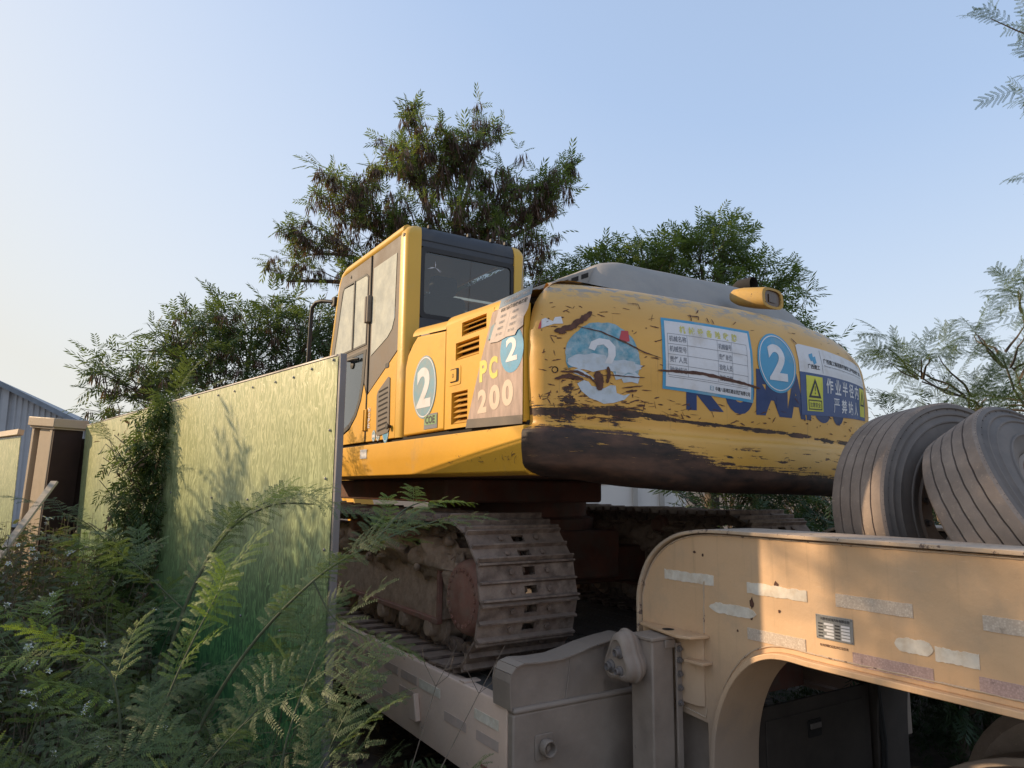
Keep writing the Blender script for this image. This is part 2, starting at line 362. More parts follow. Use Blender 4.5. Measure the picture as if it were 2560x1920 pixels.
def mk_grassprint():
    """printed hoarding: pale wavy grass blades over a ground that goes from pale straw (top, low-sun sheen put into the colour) to deep green (bottom). UV in metres"""
    s = N('grass_printed_panel'); uv = s.uv(); sp = s.n('SeparateXYZ', {0: uv}); z = sp.outputs[1]
    w = s.noise(uv, 5.5, 2, .5)
    wv = s.n('VectorMath', {0: uv, 1: s.n('CombineXYZ', {0: s.math('MULTIPLY', w, .12)}).outputs[0]}, operation='ADD').outputs[0]
    a = s.noise(s.map(wv, (50, 6.5, 1)), 1.0, 1.0, .35, 1.0)
    b = s.noise(s.map(wv, (40, 5.5, 1), (13, 5, 0)), 1.0, 1.0, .35, 1.0)
    la = s.ramp(s.math('ABSOLUTE', s.math('SUBTRACT', a, .5)), .055, .03)
    lb = s.ramp(s.math('ABSOLUTE', s.math('SUBTRACT', b, .5)), .045, .025)
    ln = s.math('MAXIMUM', la, s.math('MULTIPLY', lb, .8))
    h = s.math('ADD', z, s.math('MULTIPLY', s.math('SUBTRACT', s.noise(uv, 1.3, 4), .5), .5))
    g = s.ramp(h, .85, 2.35)
    ground = s.mix(g, (.012, .075, .032), (.37, .40, .16))  # top tones painted paler for the sun's sheen
    blade = s.mix(g, (.13, .33, .11), (.74, .70, .38))
    ln2 = s.math('MULTIPLY', ln, s.n('MapRange', {0: g, 3: .95, 4: .8}).outputs[0])
    c = s.mix(ln2, ground, blade)
    dd = s.noise(uv, 2.2, 5, .6); c = s.mix(s.math('MULTIPLY', s.ramp(dd, .5, .8), .18), c, (.40, .36, .2))
    return s.finish(c, .38, ln, .18, .003, spec=1.0)
m_grass = mk_grassprint()
m_pan2 = worn('straw_printed_panel', (.36, .33, .17), .5, var=.3, vs=26, dust=(.42, .38, .22), damt=.4, ds=18)
m_post = worn('galvanised_post', (.22, .21, .215), .5, var=.12, dust=(.28, .26, .24), damt=.4, metal=.3)
m_pillar = worn('beige_pillar_steel', (.52, .40, .27), .45, var=.08, dust=(.4, .32, .23), damt=.4, ds=2)
m_brown = worn('brown_gate_steel_column_shade', (.055, .025, .018), .7, var=.25, dust=(.09, .05, .035), damt=.4)  # gate post colour; also the painted shade on the pillar's side
m_plank = worn('weathered_plank', (.45, .40, .33), .85, var=.2, vs=5, stretch=(1, 1, 8))
m_corr = worn('corrugated_cladding', (.36, .375, .40), .55, var=.05, dust=(.4, .4, .42), damt=.3, ds=.3)
m_corrd = worn('cladding_trim', (.16, .19, .23), .5)

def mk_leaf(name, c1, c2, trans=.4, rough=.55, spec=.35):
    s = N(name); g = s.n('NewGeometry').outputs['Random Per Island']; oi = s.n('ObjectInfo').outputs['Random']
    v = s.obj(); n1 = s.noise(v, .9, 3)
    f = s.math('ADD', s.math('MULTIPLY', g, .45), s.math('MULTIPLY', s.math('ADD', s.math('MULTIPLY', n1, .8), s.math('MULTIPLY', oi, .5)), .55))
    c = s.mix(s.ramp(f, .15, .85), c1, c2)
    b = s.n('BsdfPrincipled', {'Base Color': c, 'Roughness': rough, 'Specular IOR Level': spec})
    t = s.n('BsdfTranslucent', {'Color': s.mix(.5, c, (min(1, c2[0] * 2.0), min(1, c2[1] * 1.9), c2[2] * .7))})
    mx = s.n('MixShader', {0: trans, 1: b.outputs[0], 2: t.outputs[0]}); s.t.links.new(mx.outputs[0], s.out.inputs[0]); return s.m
m_leafA = mk_leaf('leaf_tree_green', (.036, .070, .026), (.13, .18, .055), .45)
m_leafB = mk_leaf('leaf_bush_green', (.032, .062, .026), (.10, .15, .052), .38)
m_leafF = mk_leaf('leaf_fern_green', (.042, .074, .034), (.12, .175, .062), .34)
m_leafY = mk_leaf('leaf_fresh_green', (.09, .16, .03), (.18, .26, .05), .4)
m_leafW = mk_leaf('leaf_weed_green', (.045, .070, .034), (.12, .145, .07), .3)
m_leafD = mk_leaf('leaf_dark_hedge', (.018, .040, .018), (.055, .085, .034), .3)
m_dry = mk_leaf('dry_leaf_litter', (.09, .055, .035), (.22, .15, .09), .15, .8)
m_pod = mk_leaf('seed_pod_brown', (.05, .034, .030), (.20, .135, .11), .15, .6)
m_bark = worn('branch_bark', (.13, .10, .075), .9, var=.25, vs=10)
m_stem = worn('green_stem', (.06, .075, .035), .7, var=.2, vs=10)
m_dstem = worn('dry_stem', (.17, .13, .095), .8, var=.2, vs=10)
m_petal = worn('white_petal', (.72, .72, .68), .6)
# ---------------------------------------------------------------- lettering and flat prints
_tc = {}
def glyphs(body, bold=0.0, width=1.0):
    """filled letter shapes as (verts2d, faces); 1 unit = letter height; origin left bottom"""
    k = (body, bold)
    if k not in _tc:
        cu = bpy.data.curves.new('lettering', 'FONT'); cu.body = body; cu.size = 1.0; cu.resolution_u = 5 if len(body) == 1 else 2; cu.offset = bold; cu.fill_mode = 'FRONT'
        ob = bpy.data.objects.new('lettering', cu)
        me = bpy.data.meshes.new_from_object(ob)
        _tc[k] = ([(v.co.x, v.co.y) for v in me.vertices], [tuple(p.vertices) for p in me.polygons])
        bpy.data.objects.remove(ob); bpy.data.curves.remove(cu); bpy.data.meshes.remove(me)
    return _tc[k]
def text_fit(body, a0, b0, a1, b1, bold=0.0):
    """letters stretched to fill the box a0..a1 (reading direction) x b0..b1"""
    vs, fs = glyphs(body, bold)
    if not vs: return [], []
    xs = [v[0] for v in vs]; ys = [v[1] for v in vs]; x0, x1, y0, y1 = min(xs), max(xs), min(ys), max(ys)
    return [(a0 + (x - x0) / (x1 - x0) * (a1 - a0), b0 + (y - y0) / (y1 - y0) * (b1 - b0)) for x, y in vs], fs
def fine(vs, fs, step):
    """cut flat shapes so that they can follow a curved wall"""
    bm = bmesh.new(); bv = [bm.verts.new((v[0], v[1], 0)) for v in vs]
    for f in fs:
        try: bm.faces.new([bv[i] for i in f])
        except ValueError: pass
    xs = [v[0] for v in vs]; x = math.floor(min(xs) / step) * step + step
    while x < max(xs):
        bmesh.ops.bisect_plane(bm, geom=bm.verts[:] + bm.edges[:] + bm.faces[:], plane_co=(x, 0, 0), plane_no=(1, 0, 0)); x += step
    ys = [v[1] for v in vs]; y = math.floor(min(ys) / step) * step + step
    if max(ys) - min(ys) > step * 1.5:
        while y < max(ys):
            bmesh.ops.bisect_plane(bm, geom=bm.verts[:] + bm.edges[:] + bm.faces[:], plane_co=(0, y, 0), plane_no=(0, 1, 0)); y += step
    bm.verts.index_update(); r = [(v.co.x, v.co.y) for v in bm.verts], [tuple(v.index for v in f.verts) for f in bm.faces]
    bm.free(); return r
class Print:
    """flat print laid on a surface by fn(a, b, off)"""
    def __init__(s, fn, step=None): s.fn = fn; s.g = G(); s.step = step; s.lay = .003
    def shape(s, vs, fs, m=0, off=0):
        if not vs: return
        if s.step: vs, fs = fine(vs, fs, s.step)
        s.g.add([s.fn(a, b, s.lay + off) for a, b in vs], fs, m)
    def poly(s, pts, m=0, off=0): s.shape(pts, [tuple(range(len(pts)))], m, off)
    def rect(s, a0, a1, b0, b1, m=0, off=0): s.poly([(a0, b0), (a1, b0), (a1, b1), (a0, b1)], m, off)
    def disc(s, c, ra, rb, m=0, off=0, n=36): s.poly([(c[0] + ra * math.cos(2 * PI * i / n), c[1] + rb * math.sin(2 * PI * i / n)) for i in range(n)], m, off)
    def ring(s, c, ra, rb, w, m=0, off=0, n=40):
        o = [(c[0] + ra * math.cos(2 * PI * i / n), c[1] + rb * math.sin(2 * PI * i / n)) for i in range(n)]
        i_ = [(c[0] + (ra - w) * math.cos(2 * PI * i / n), c[1] + (rb - w) * math.sin(2 * PI * i / n)) for i in range(n)]
        s.shape(o + i_, [(i, (i + 1) % n, n + (i + 1) % n, n + i) for i in range(n)], m, off)
    def text(s, body, a0, b0, a1, b1, m=0, bold=0.0, off=.0012): s.shape(*text_fit(body, a0, b0, a1, b1, bold), m, off)
    def skewed(s, q):
        """map unit square prints onto the quad q=(tl,tr,br,bl)"""
        f = s.fn; tl, tr, br, bl = q
        s.fn = lambda a, b, off: f((bl[0] * (1 - a) + br[0] * a) * (1 - b) + (tl[0] * (1 - a) + tr[0] * a) * b,
                                   (bl[1] * (1 - a) + br[1] * a) * (1 - b) + (tl[1] * (1 - a) + tr[1] * a) * b, off)
        return s
    def build(s, name, mats, parent, label=None):
        o = s.g.build(name, mats, parent, smooth=0)
        if label: o['label'] = label
        return o
def line_blob(rng, pts, w, jag=.35, n=14):
    """a ragged scratch outline along pts"""
    L = []; 
    for i in range(len(pts) - 1):
        for k in range(n):
            t = k / n; L.append((pts[i][0] * (1 - t) + pts[i + 1][0] * t, pts[i][1] * (1 - t) + pts[i + 1][1] * t))
    L.append(pts[-1]); m = len(L); up = []; dn = []
    for i, (a, b) in enumerate(L):
        k = w * (.25 + .75 * math.sin(PI * min(1, max(0, i / (m - 1)))) ** .5)
        a2, b2 = L[min(i + 1, m - 1)]; a1, b1 = L[max(i - 1, 0)]; l = math.hypot(a2 - a1, b2 - b1) + 1e-9; nx, ny = -(b2 - b1) / l, (a2 - a1) / l
        ju, jd = 1 + jag * rng.uniform(-1, 1), 1 + jag * rng.uniform(-1, 1)
        up.append((a + nx * k * ju, b + ny * k * ju)); dn.append((a - nx * k * jd, b - ny * k * jd))
    return up + dn, [(i, m + i, m + i + 1, i + 1) for i in range(m - 1)]
# ================================================================ ground
g = G()
def gz(x, y): return .05 * mnoise.noise(Vector((x * .7, y * .7, 0))) + .02 * mnoise.noise(Vector((x * 3, y * 3, 4)))
g.grid(lambda a, b: (-10 + 24 * a, -3 + 19 * b, gz(-10 + 24 * a, -3 + 19 * b)), 120, 96)
struct(g, 'ground', m_soil)
g = G(); g.box(-900, 900, -400, 1500, -.6, -.12); struct(g, 'far_ground', m_soil)

g = G(); g.box(-30, 60, -45, .55, -.1, .10); struct(g, 'bounce_road', m_bounce_road)  # unseen pale ground added behind the camera to bounce light onto shaded faces

# ================================================================ low loader trailer (trailer axes: x away to the right, y away to the left)
TB = (3.2, 4.0, 0.0)
tr = thing('low_loader_trailer', 'beige gooseneck low loader trailer carrying the yellow excavator', 'trailer', TB, True)
DZ = .775
# deck
g = G(); g.box(1.80, 4.62, 2.90, 12.5, DZ - .05, DZ - .008); g.build('deck', m_deck, tr)
g = G()
for i in range(14): g.box(2.0 + i * .185, 2.0 + i * .185 + .012, 2.95, 12.4, DZ - .008, DZ - .003)
g.box(1.83, 1.845, 2.95, 12.4, DZ - .008, DZ + .004)
g.build('deck_rib', m_deck, tr)
g = G()
pr = [(1.77, .40), (1.77, DZ + .01), (1.775, DZ + .02), (1.84, DZ + .02), (1.845, DZ - .04), (1.80, DZ - .06), (1.80, .43), (1.86, .43), (1.86, .40)]
g.prism(pr, 1, 2.83, 12.5); g.build('side_beam', m_dside, tr, bevel=.004)
g = G(); g.prism([(4.62 + 1.77 - a, b) for a, b in pr], 1, 2.83, 12.5); g.build('side_beam', m_dside, tr)
for k in range(7): # cross members and landing bits under the deck
    g = G(); g.box(1.88, 4.5, 3.3 + k * 1.1, 3.42 + k * 1.1, .42, DZ - .055); g.build('cross_member', m_under, tr)
g = G()
for k in range(5): g = G(); g.box(1.775, 1.87, 3.24 + k * .62, 3.29 + k * .62, DZ + .021, DZ + .029); g.build('lashing_cleat', m_dside, tr)
pass
# rows of faded conspicuity tape on the side beam
RT = random.Random(4)
tapes = []
for k in range(24):
    y0 = 2.9 + k * .285 + RT.uniform(-.01, .02)
    for zz, pr_ in ((.69, .75), (.60, .6), (.52, .5)):
        if RT.random() < pr_:
            g = G(); h = .045; dy = RT.uniform(.20, .26); c = [m_retrof, m_retrog, m_dside][RT.choice((0, 0, 1, 1, 1))]
            g.box(1.7675, 1.7698, y0, y0 + dy, zz - h / 2, zz + h / 2); g.build('faded_tape', c, tr, smooth=0)
g = G(); g.prism([(2.86 + .0, .475), (3.05, .47), (3.05, .484), (2.86, .489)], 0, 1.766, 1.7695); g.build('red_tape', worn('red_tape', (.28, .05, .07), .6), tr)
g = G(); g.prism([(3.70, .50), (3.80, .49), (3.79, .60), (3.74, .64)], 0, 1.735, 1.768); g.build('tie_hook', m_dside, tr, bevel=.006)
# front bulkhead of the deck
g = G(); g.prism(rrect(1.772, 3.1, -.02, DZ - .01, .01, 2), 1, 2.78, 2.826)
g.build('bulkhead', m_trlg, tr, bevel=.012)
g = G(); g.box(1.772, 3.0, 2.775, 2.90, DZ - .012, DZ + .015); g.build('bulkhead_sill', m_trlg, tr, bevel=.012)
# rising hinge plate with rolled top edge
edge = [(1.765, DZ + .01), (1.758, .90), (1.765, .935), (1.79, .962), (1.83, .972), (1.93, .966), (2.04, .968), (2.12, .982), (2.22, 1.005), (2.32, 1.02), (2.44, 1.032), (2.46, 1.03)]
g = G(); g.prism(edge + [(2.46, DZ + .01)], 1, 2.80, 2.815); g.build('hinge_plate', m_trlg, tr, bevel=.004)
g = G()
tk = .006
for i in range(len(edge) - 1):
    (a, b), (c, d) = edge[i], edge[i + 1]
    l = math.hypot(c - a, d - b); nx, nz = -(d - b) / l * tk, (c - a) / l * tk
    if i == 0: pa = (-tk, 0)
    g.add([(a, 2.78, b), (c, 2.78, d), (c, 2.93, d), (a, 2.93, b), (a + nx, 2.78, b + nz), (c + nx, 2.78, d + nz), (c + nx, 2.93, d + nz), (a + nx, 2.93, b + nz)],
          [(0, 1, 2, 3), (7, 6, 5, 4), (0, 4, 5, 1), (3, 2, 6, 7), (0, 3, 7, 4), (1, 5, 6, 2)])
g.build('hinge_plate_rim', m_trlg, tr, smooth=60)
g = G(); g.tube([(2.10, 2.797, .965), (2.085, 2.797, .87), (2.07, 2.797, DZ + .01)], .004, 6); g.build('weld_seam', m_trlg, tr)
g = G(); g.box(2.30, 2.46, 2.80, 2.90, DZ, 1.0); g.build('hinge_web', m_trlg, tr)
# round socket on the bulkhead
sk = G(); sk.prism(rrect(1.885, 1.985, .555, .665, .01, 2), 1, 2.772, 2.78); so = sk.build('tow_socket', m_trlg, tr, bevel=.003)
g = G(); g.lathe([(.028, 0), (.034, .004), (.038, .035), (.033, .048), (.027, .045), (.024, .012), (.0005, .012)], (1.935, 2.772, .612), (0, -1, 0), 24); g.build('socket_ring', m_trlg, so)
g = G(); g.lathe([(.011, .01), (.011, .03), (.0005, .031)], (1.935, 2.772, .612), (0, -1, 0), 12); g.build('socket_pin', m_trlg, so)
# vertical landing post with its gear case
g = G(); g.prism([(2.31, 2.61), (2.31, 2.475), (2.315, 2.47), (2.435, 2.47), (2.44, 2.475), (2.44, 2.61)], 2, -.05, 1.075)
g.build('landing_post', m_trlg, tr, bevel=.005)
g = G(); g.box(2.302, 2.446, 2.462, 2.62, 1.076, 1.092); g.box(2.38, 2.446, 2.459, 2.468, 1.04, 1.076); g.build('post_cap', m_trlg, tr, bevel=.004)
g = G(); g.box(2.441, 2.474, 2.452, 2.462, .38, 1.06); bs = g.build('bolt_strip', m_trlg, tr, bevel=.002)
bolt = G(); bolt.lathe([(.015, 0), (.015, .005), (.0005, .0055)], (0, 0, 0), (0, -1, 0), 12); bolt.lathe([(.010, .005), (.010, .015), (.0005, .016)], (0, 0, 0), (0, -1, 0), 6)
bolt_me = bolt.mesh('bolt', m_bolt)
def put(me, name, parent, loc, base, rot=(0, 0, 0), sc=None):
    o = bpy.data.objects.new(name, me); COL.objects.link(o); o.parent = parent
    o.location = Vector(loc) - Vector(base); o.rotation_euler = rot
    if sc: o.scale = (sc, sc, sc) if not hasattr(sc, '__len__') else sc
    return o
for z in (1.035, .985, .925, .865, .80): put(bolt_me, 'bolt', tr, (2.458, 2.452, z), TB)
g = G(); g.prism([(2.50, 2.80), (2.60, 2.80), (2.60, 2.30), (2.58, 2.30), (2.58, 2.78), (2.50, 2.78)], 2, -.05, .76); g.build('inner_frame', m_trlg, tr)
# gear case: rounded triangular casting on the post's outer side
gc = (2.578, .985)
def gcase(an): return .088 + .015 * math.cos(3 * (an - PI / 2)) + .006 * math.cos(an - 2.6)
lv = [(0, .80), (-.02, .92), (-.035, 1.02), (-.048, 1.03), (-.054, 1.10), (-.066, 1.11), (-.074, 1.03), (-.090, 1.01), (-.108, .96), (-.118, .86), (-.121, .74), (-.112, .66), (-.110, .0)]
def gcf(a, b):
    i = b * (len(lv) - 1); k = min(int(i), len(lv) - 2); t = i - k; h = lv[k][0] * (1 - t) + lv[k + 1][0] * t; s = lv[k][1] * (1 - t) + lv[k + 1][1] * t
    an = 2 * PI * a; r = gcase(an) * max(s, .001); return (2.312 + h, gc[0] - r * math.cos(an), gc[1] + r * 1.18 * math.sin(an))
g = G(); g.grid(gcf, 56, 24); gco = g.build('gear_case', m_trlg, tr, smooth=50)
for (dy, dz, r) in ((-.012, .040, .019), (.046, -.030, .019), (-.016, -.040, .015)):
    g = G(); c = (2.312 - .111, gc[0] + dy, gc[1] + dz)
    g.lathe([(r * 1.5, 0), (r * 1.5, .006), (r * 1.1, .008), (r, .010), (r, .026), (r * .75, .029), (r * .6, .018), (.0005, .018)], c, (-1, 0, 0), 16); g.build('gear_case_boss', m_bolt, gco)
# bracket box on the gooseneck, with its top plate
g = G(); g.prism([(2.4995, 2.62), (2.476, 2.62), (2.476, 2.44), (2.478, 2.375), (2.4995, 2.335)], 2, .80, 1.10)
g.build('bracket_box', m_trl, tr, bevel=.006)
g = G(); g.prism([(2.499, 2.725), (2.45, 2.70), (2.372, 2.385), (2.40, 2.325), (2.47, 2.305), (2.499, 2.305)], 2, 1.10, 1.113)
g.build('bracket_top_plate', m_trl, tr, bevel=.003)
g = G(); g.lathe([(.0005, 0), (.028, 0)], (2.440, 2.50, 1.1145), (0, 0, 1), 20); g.build('plate_hole', m_void, tr, smooth=0)
g = G(); g.box(2.435, 2.499, 2.29, 2.40, .990, 1.003); g.build('step_lug', m_trl, tr, bevel=.003)
# gooseneck side beams
outer = [(2.33, -.05), (2.33, .738), (2.735, .768), (2.735, 1.24), (2.705, 1.33), (2.655, 1.41), (2.58, 1.475), (2.48, 1.525), (2.36, 1.55), (2.23, 1.558), (-2.6, 1.558)]
inner = [(-2.6, 1.108), (1.80, 1.108), (1.90, 1.112), (1.99, 1.098), (2.08, 1.055), (2.16, .98), (2.22, .89), (2.262, .79), (2.287, .68), (2.297, .55), (2.30, -.05)]
def spline(P_, k=5):
    out = []
    for i in range(len(P_) - 1):
        p0, p1, p2, p3 = P_[max(i - 1, 0)], P_[i], P_[i + 1], P_[min(i + 2, len(P_) - 1)]
        for j in range(k):
            u = j / k; out.append(tuple(.5 * (2 * p1[c] + (p2[c] - p0[c]) * u + (2 * p0[c] - 5 * p1[c] + 4 * p2[c] - p3[c]) * u * u + (3 * p1[c] - p0[c] - 3 * p2[c] + p3[c]) * u ** 3) for c in (0, 1)))
    return out + [P_[-1]]
outer = outer[:3] + spline([(2.738, 1.15), (2.735, 1.24), (2.705, 1.33), (2.655, 1.41), (2.58, 1.475), (2.48, 1.525), (2.36, 1.55), (2.23, 1.558), (2.05, 1.558)], 4) + [(-2.6, 1.558)]
inner = [(-2.6, 1.108), (1.70, 1.108)] + spline([(1.80, 1.109), (1.90, 1.112), (1.99, 1.098), (2.08, 1.055), (2.16, .98), (2.22, .89), (2.262, .79), (2.287, .68), (2.297, .55), (2.30, .40)], 4) + [(2.30, -.05)]
def sidebeam(x0, x1, nm):
    g = G(); poly = outer + inner
    g.prism(poly, 0, x0, x1); o = g.build(nm, m_trl, tr, bevel=.003); return o
sb = sidebeam(2.500, 2.512, 'gooseneck_web')
sidebeam(2.74, 2.752, 'gooseneck_web'); sidebeam(3.70, 3.712, 'gooseneck_web').data.materials[0] = m_box; sidebeam(3.93, 3.942, 'gooseneck_web').data.materials[0] = m_box  # far webs take a dark colour in place of shade under the neck
def flange(path, x0, x1, th, nm, out=1, m=None):
    g = G(); n = len(path); top = []; bot = []
    for i, (a, b) in enumerate(path):
        a0, b0 = path[max(i - 1, 0)]; a1, b1 = path[min(i + 1, n - 1)]; l = math.hypot(a1 - a0, b1 - b0); nx, nz = (b1 - b0) / l * th * out, -(a1 - a0) / l * th * out
        bot.append((a, b)); top.append((a + nx, b + nz))
    vs = [];
    for i in range(n): vs += [(x0, *bot[i]), (x1, *bot[i]), (x1, *top[i]), (x0, *top[i])]
    fs = []
    for i in range(n - 1):
        for k in range(4): fs.append((i * 4 + k, i * 4 + (k + 1) % 4, (i + 1) * 4 + (k + 1) % 4, (i + 1) * 4 + k))
    fs += [(3, 2, 1, 0), tuple(4 * (n - 1) + k for k in range(4))]
    g.add(vs, fs); return g.build(nm, m or m_flange, tr, bevel=.003)
top_path = [(2.742, 1.0)] + [(a + .004, b + .004) for a, b in outer[3:-1]] + [(1.8, 1.562), (1.3, 1.563), (.8, 1.561), (-2.6, 1.56)]
flange(top_path, 2.478, 2.775, .016, 'top_flange', 1)
flange(top_path, 3.68, 3.97, .016, 'top_flange', 1)
low_path = [(2.303, -.05)] + [(a, b) for a, b in inner[::-1][1:]]
flange(low_path, 2.468, 2.76, .022, 'arch_flange', -1, m_trl)
flange(low_path, 3.68, 3.97, .022, 'arch_flange', -1, m_box)  # dark colour again stands for the shade below the neck
g = G(); g.box(2.76, 3.70, -2.6, 2.62, 1.125, 1.14); g.build('gooseneck_floor', m_deck, tr)
for yy in (2.35, .55, -.7):
    g = G(); g.box(2.76, 3.70, yy, yy + .012, 1.14, 1.50); g.build('cross_plate', m_trl, tr)
# plate standing between the spare wheels, with a lashing peg
g = G(); g.prism([(2.85, 1.14), (3.55, 1.14), (3.55, 1.62), (3.1, 1.62), (2.93, 1.45)], 1, 1.365, 1.375); g.build('wheel_rest_plate', m_trl, tr)
g = G(); g.lathe([(.025, 0), (.025, .12), (.034, .12), (.034, .14), (.0005, .145)], (2.80, 1.30, 1.50), (0, 0, 1), 14); g.build('lashing_peg', m_bolt, tr)
# reflective strips (y0, y1, zc, material, shape)
strips = [(2.575, 2.27, 1.352, m_retrof, .5), (2.087, 1.80, 1.345, m_retrof, .8), (1.677, 1.39, 1.348, m_retro, 1), (1.17, .88, 1.345, m_retro, 1), (.70, .41, 1.345, m_retro, 1),
          (2.30, 2.045, 1.240, m_retrof, .4), (2.093, 1.816, 1.158, m_retro, 1), (1.621, 1.336, 1.148, m_retror, 1), (1.195, .90, 1.155, m_retror, 1), (.70, .41, 1.155, m_retror, 1)]
SR = random.Random(2)
def strip(y0, y1, zc, mt, sh, h=.024):
    n = 26; up = []; dn = []
    for i in range(n + 1):
        t = i / n; y = y0 + (y1 - y0) * t; j = .0008 if sh == 1 else .0016; bite = 0 if sh == 1 else .010 * max(0, mnoise.noise(Vector((y * 28, zc * 31, 0))))
        e = 1 if sh == 1 else (1 - (2 * t - 1) ** 6 * .9 if sh == .4 else 1 - .25 * max(0, mnoise.noise(Vector((t * 6, zc * 9, 0)))))
        up.append((y, zc + h * e - bite + SR.uniform(-j, j))); dn.append((y, zc - h * e * (.95) + bite * .7 + SR.uniform(-j, j)))
    g = G(); g.prism(up + dn[::-1], 0, 2.4975, 2.4995); g.build('reflective_strip', mt, tr, smooth=0)
for s_ in strips: strip(*s_)
strip(1.461, 1.33, 1.232, m_retrof, .4, .026); strip(1.325, 1.19, 1.222, m_retrof, .8, .024)
# rust patches
for (y, z, a, b) in ((2.065, 1.283, .012, .026), (2.07, 1.225, .010, .012), (1.93, 1.271, .007, .008), (2.145, 1.16, .006, .006), (2.065, 1.148, .024, .010), (1.94, 1.37, .012, .018), (2.38, 1.47, .010, .006), (2.33, 1.46, .006, .008)):
    p = Print(lambda u, v, off: (2.4995 - off * .4, u, v)); n = 14
    p.poly([(y + a * math.cos(2 * PI * i / n) * SR.uniform(.6, 1.15), z + b * math.sin(2 * PI * i / n) * SR.uniform(.6, 1.15)) for i in range(n)]); p.build('rust_patch', m_rscr, tr)
# data plate and stamped number
pl_ = G(); pl_.box(2.4965, 2.4995, 1.614, 1.765, 1.198, 1.287); dp = pl_.build('data_plate', m_plate, tr, bevel=.001)
p = Print(lambda u, v, off: (2.4965 - off * .3, -u, v))
p.text('\u6cb3\u5357\u5e02\u8fd0\u8f93\u6c7d\u8f66\u6709\u9650\u516c\u53f8', -1.745, 1.268, -1.625, 1.279, 0, .02)
for r_ in range(5):
    zz = 1.252 - r_ * .0115
    p.rect(-1.755, -1.735, zz, zz + .005, 0); p.rect(-1.73 + .01 * (r_ % 2), -1.69, zz - .001, zz + .007, 1); p.rect(-1.685, -1.665, zz, zz + .005, 0); p.rect(-1.66, -1.625, zz - .001, zz + .007, 1)
p.build('plate_print', [m_ink, m_white], dp)
for (y, z) in ((1.76, 1.282), (1.619, 1.282), (1.76, 1.203), (1.619, 1.203)):
    g = G(); g.lathe([(.0025, 0), (.0018, .0015), (.0003, .0017)], (2.4965, y, z), (-1, 0, 0), 8); g.build('rivet', m_bolt, dp)
p = Print(lambda u, v, off: (2.4995 - off * .3, -u, v)); p.text('R1A098EC622LWC12151R', -1.752, 1.171, -1.636, 1.181, 0, .03); p.build('stamped_number', [m_rscr], tr)
# toolbox wall seen through the arch
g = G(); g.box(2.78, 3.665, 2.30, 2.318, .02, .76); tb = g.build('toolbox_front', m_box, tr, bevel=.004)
g = G(); g.box(2.84, 3.60, 2.293, 2.299, .05, .70); g.build('toolbox_door', m_box, tb, bevel=.003)
g = G(); g.prism(rrect(3.14, 3.24, .58, .66, .008, 3), 1, 2.288, 2.2935); hd = g.build('latch_recess', m_void, tb)
g = G(); g.box(3.15, 3.23, 2.278, 2.288, .62, .645); g.build('latch', m_bolt, tb, bevel=.002)
g = G(); g.prism([(3.76, .05), (3.98, .05), (3.98, .45), (4.05, .45), (4.05, .86), (3.76, .86)], 1, 2.30, 2.36); g.build('support_bracket', m_trlg, tr, bevel=.004)
g = G(); g.tube([(3.70, 2.28, .75), (3.72, 2.27, .45), (3.70, 2.28, .15)], .012, 8); g.tube([(3.67, 2.25, .80), (3.66, 2.22, .5), (3.69, 2.25, .2)], .008, 8); g.build('air_hose', m_black, tr)

# ================================================================ towing truck: rear mudguard and wheel seen under the neck
tk_b = (3.7, .9, 0)
tk = thing('towing_truck', 'dark rear mudguard and wheel of the towing truck below the gooseneck', 'truck', tk_b, True)
g = G()
for (r0_, r1_) in ((.74, .755),):
    P_ = arc((1.15, .06), r1_, -5, 150, 26); Q_ = arc((1.15, .06), r0_, 150, -5, 26)
    g.prism(P_ + Q_, 0, 3.05, 3.75)
g.build('mudguard', m_trlg, tk, bevel=.003)
g = G(); g.prism(arc((1.15, .06), .765, -5, 150, 26) + arc((1.15, .06), .735, 150, -5, 26), 0, 3.02, 3.05); g.build('mudguard_rim', m_trlg, tk, bevel=.004)
g = G(); g.lathe([(.28, -.13), (.45, -.14), (.50, -.10), (.51, 0), (.50, .10), (.45, .14), (.28, .13)], (3.35, 1.15, .5), (1, 0, 0), 40, close=True); g.build('wheel', m_tyre, tk)
g = G(); g.box(3.8, 3.9, -2, 2.0, .75, .95); g.build('chassis_rail', m_void, tk)

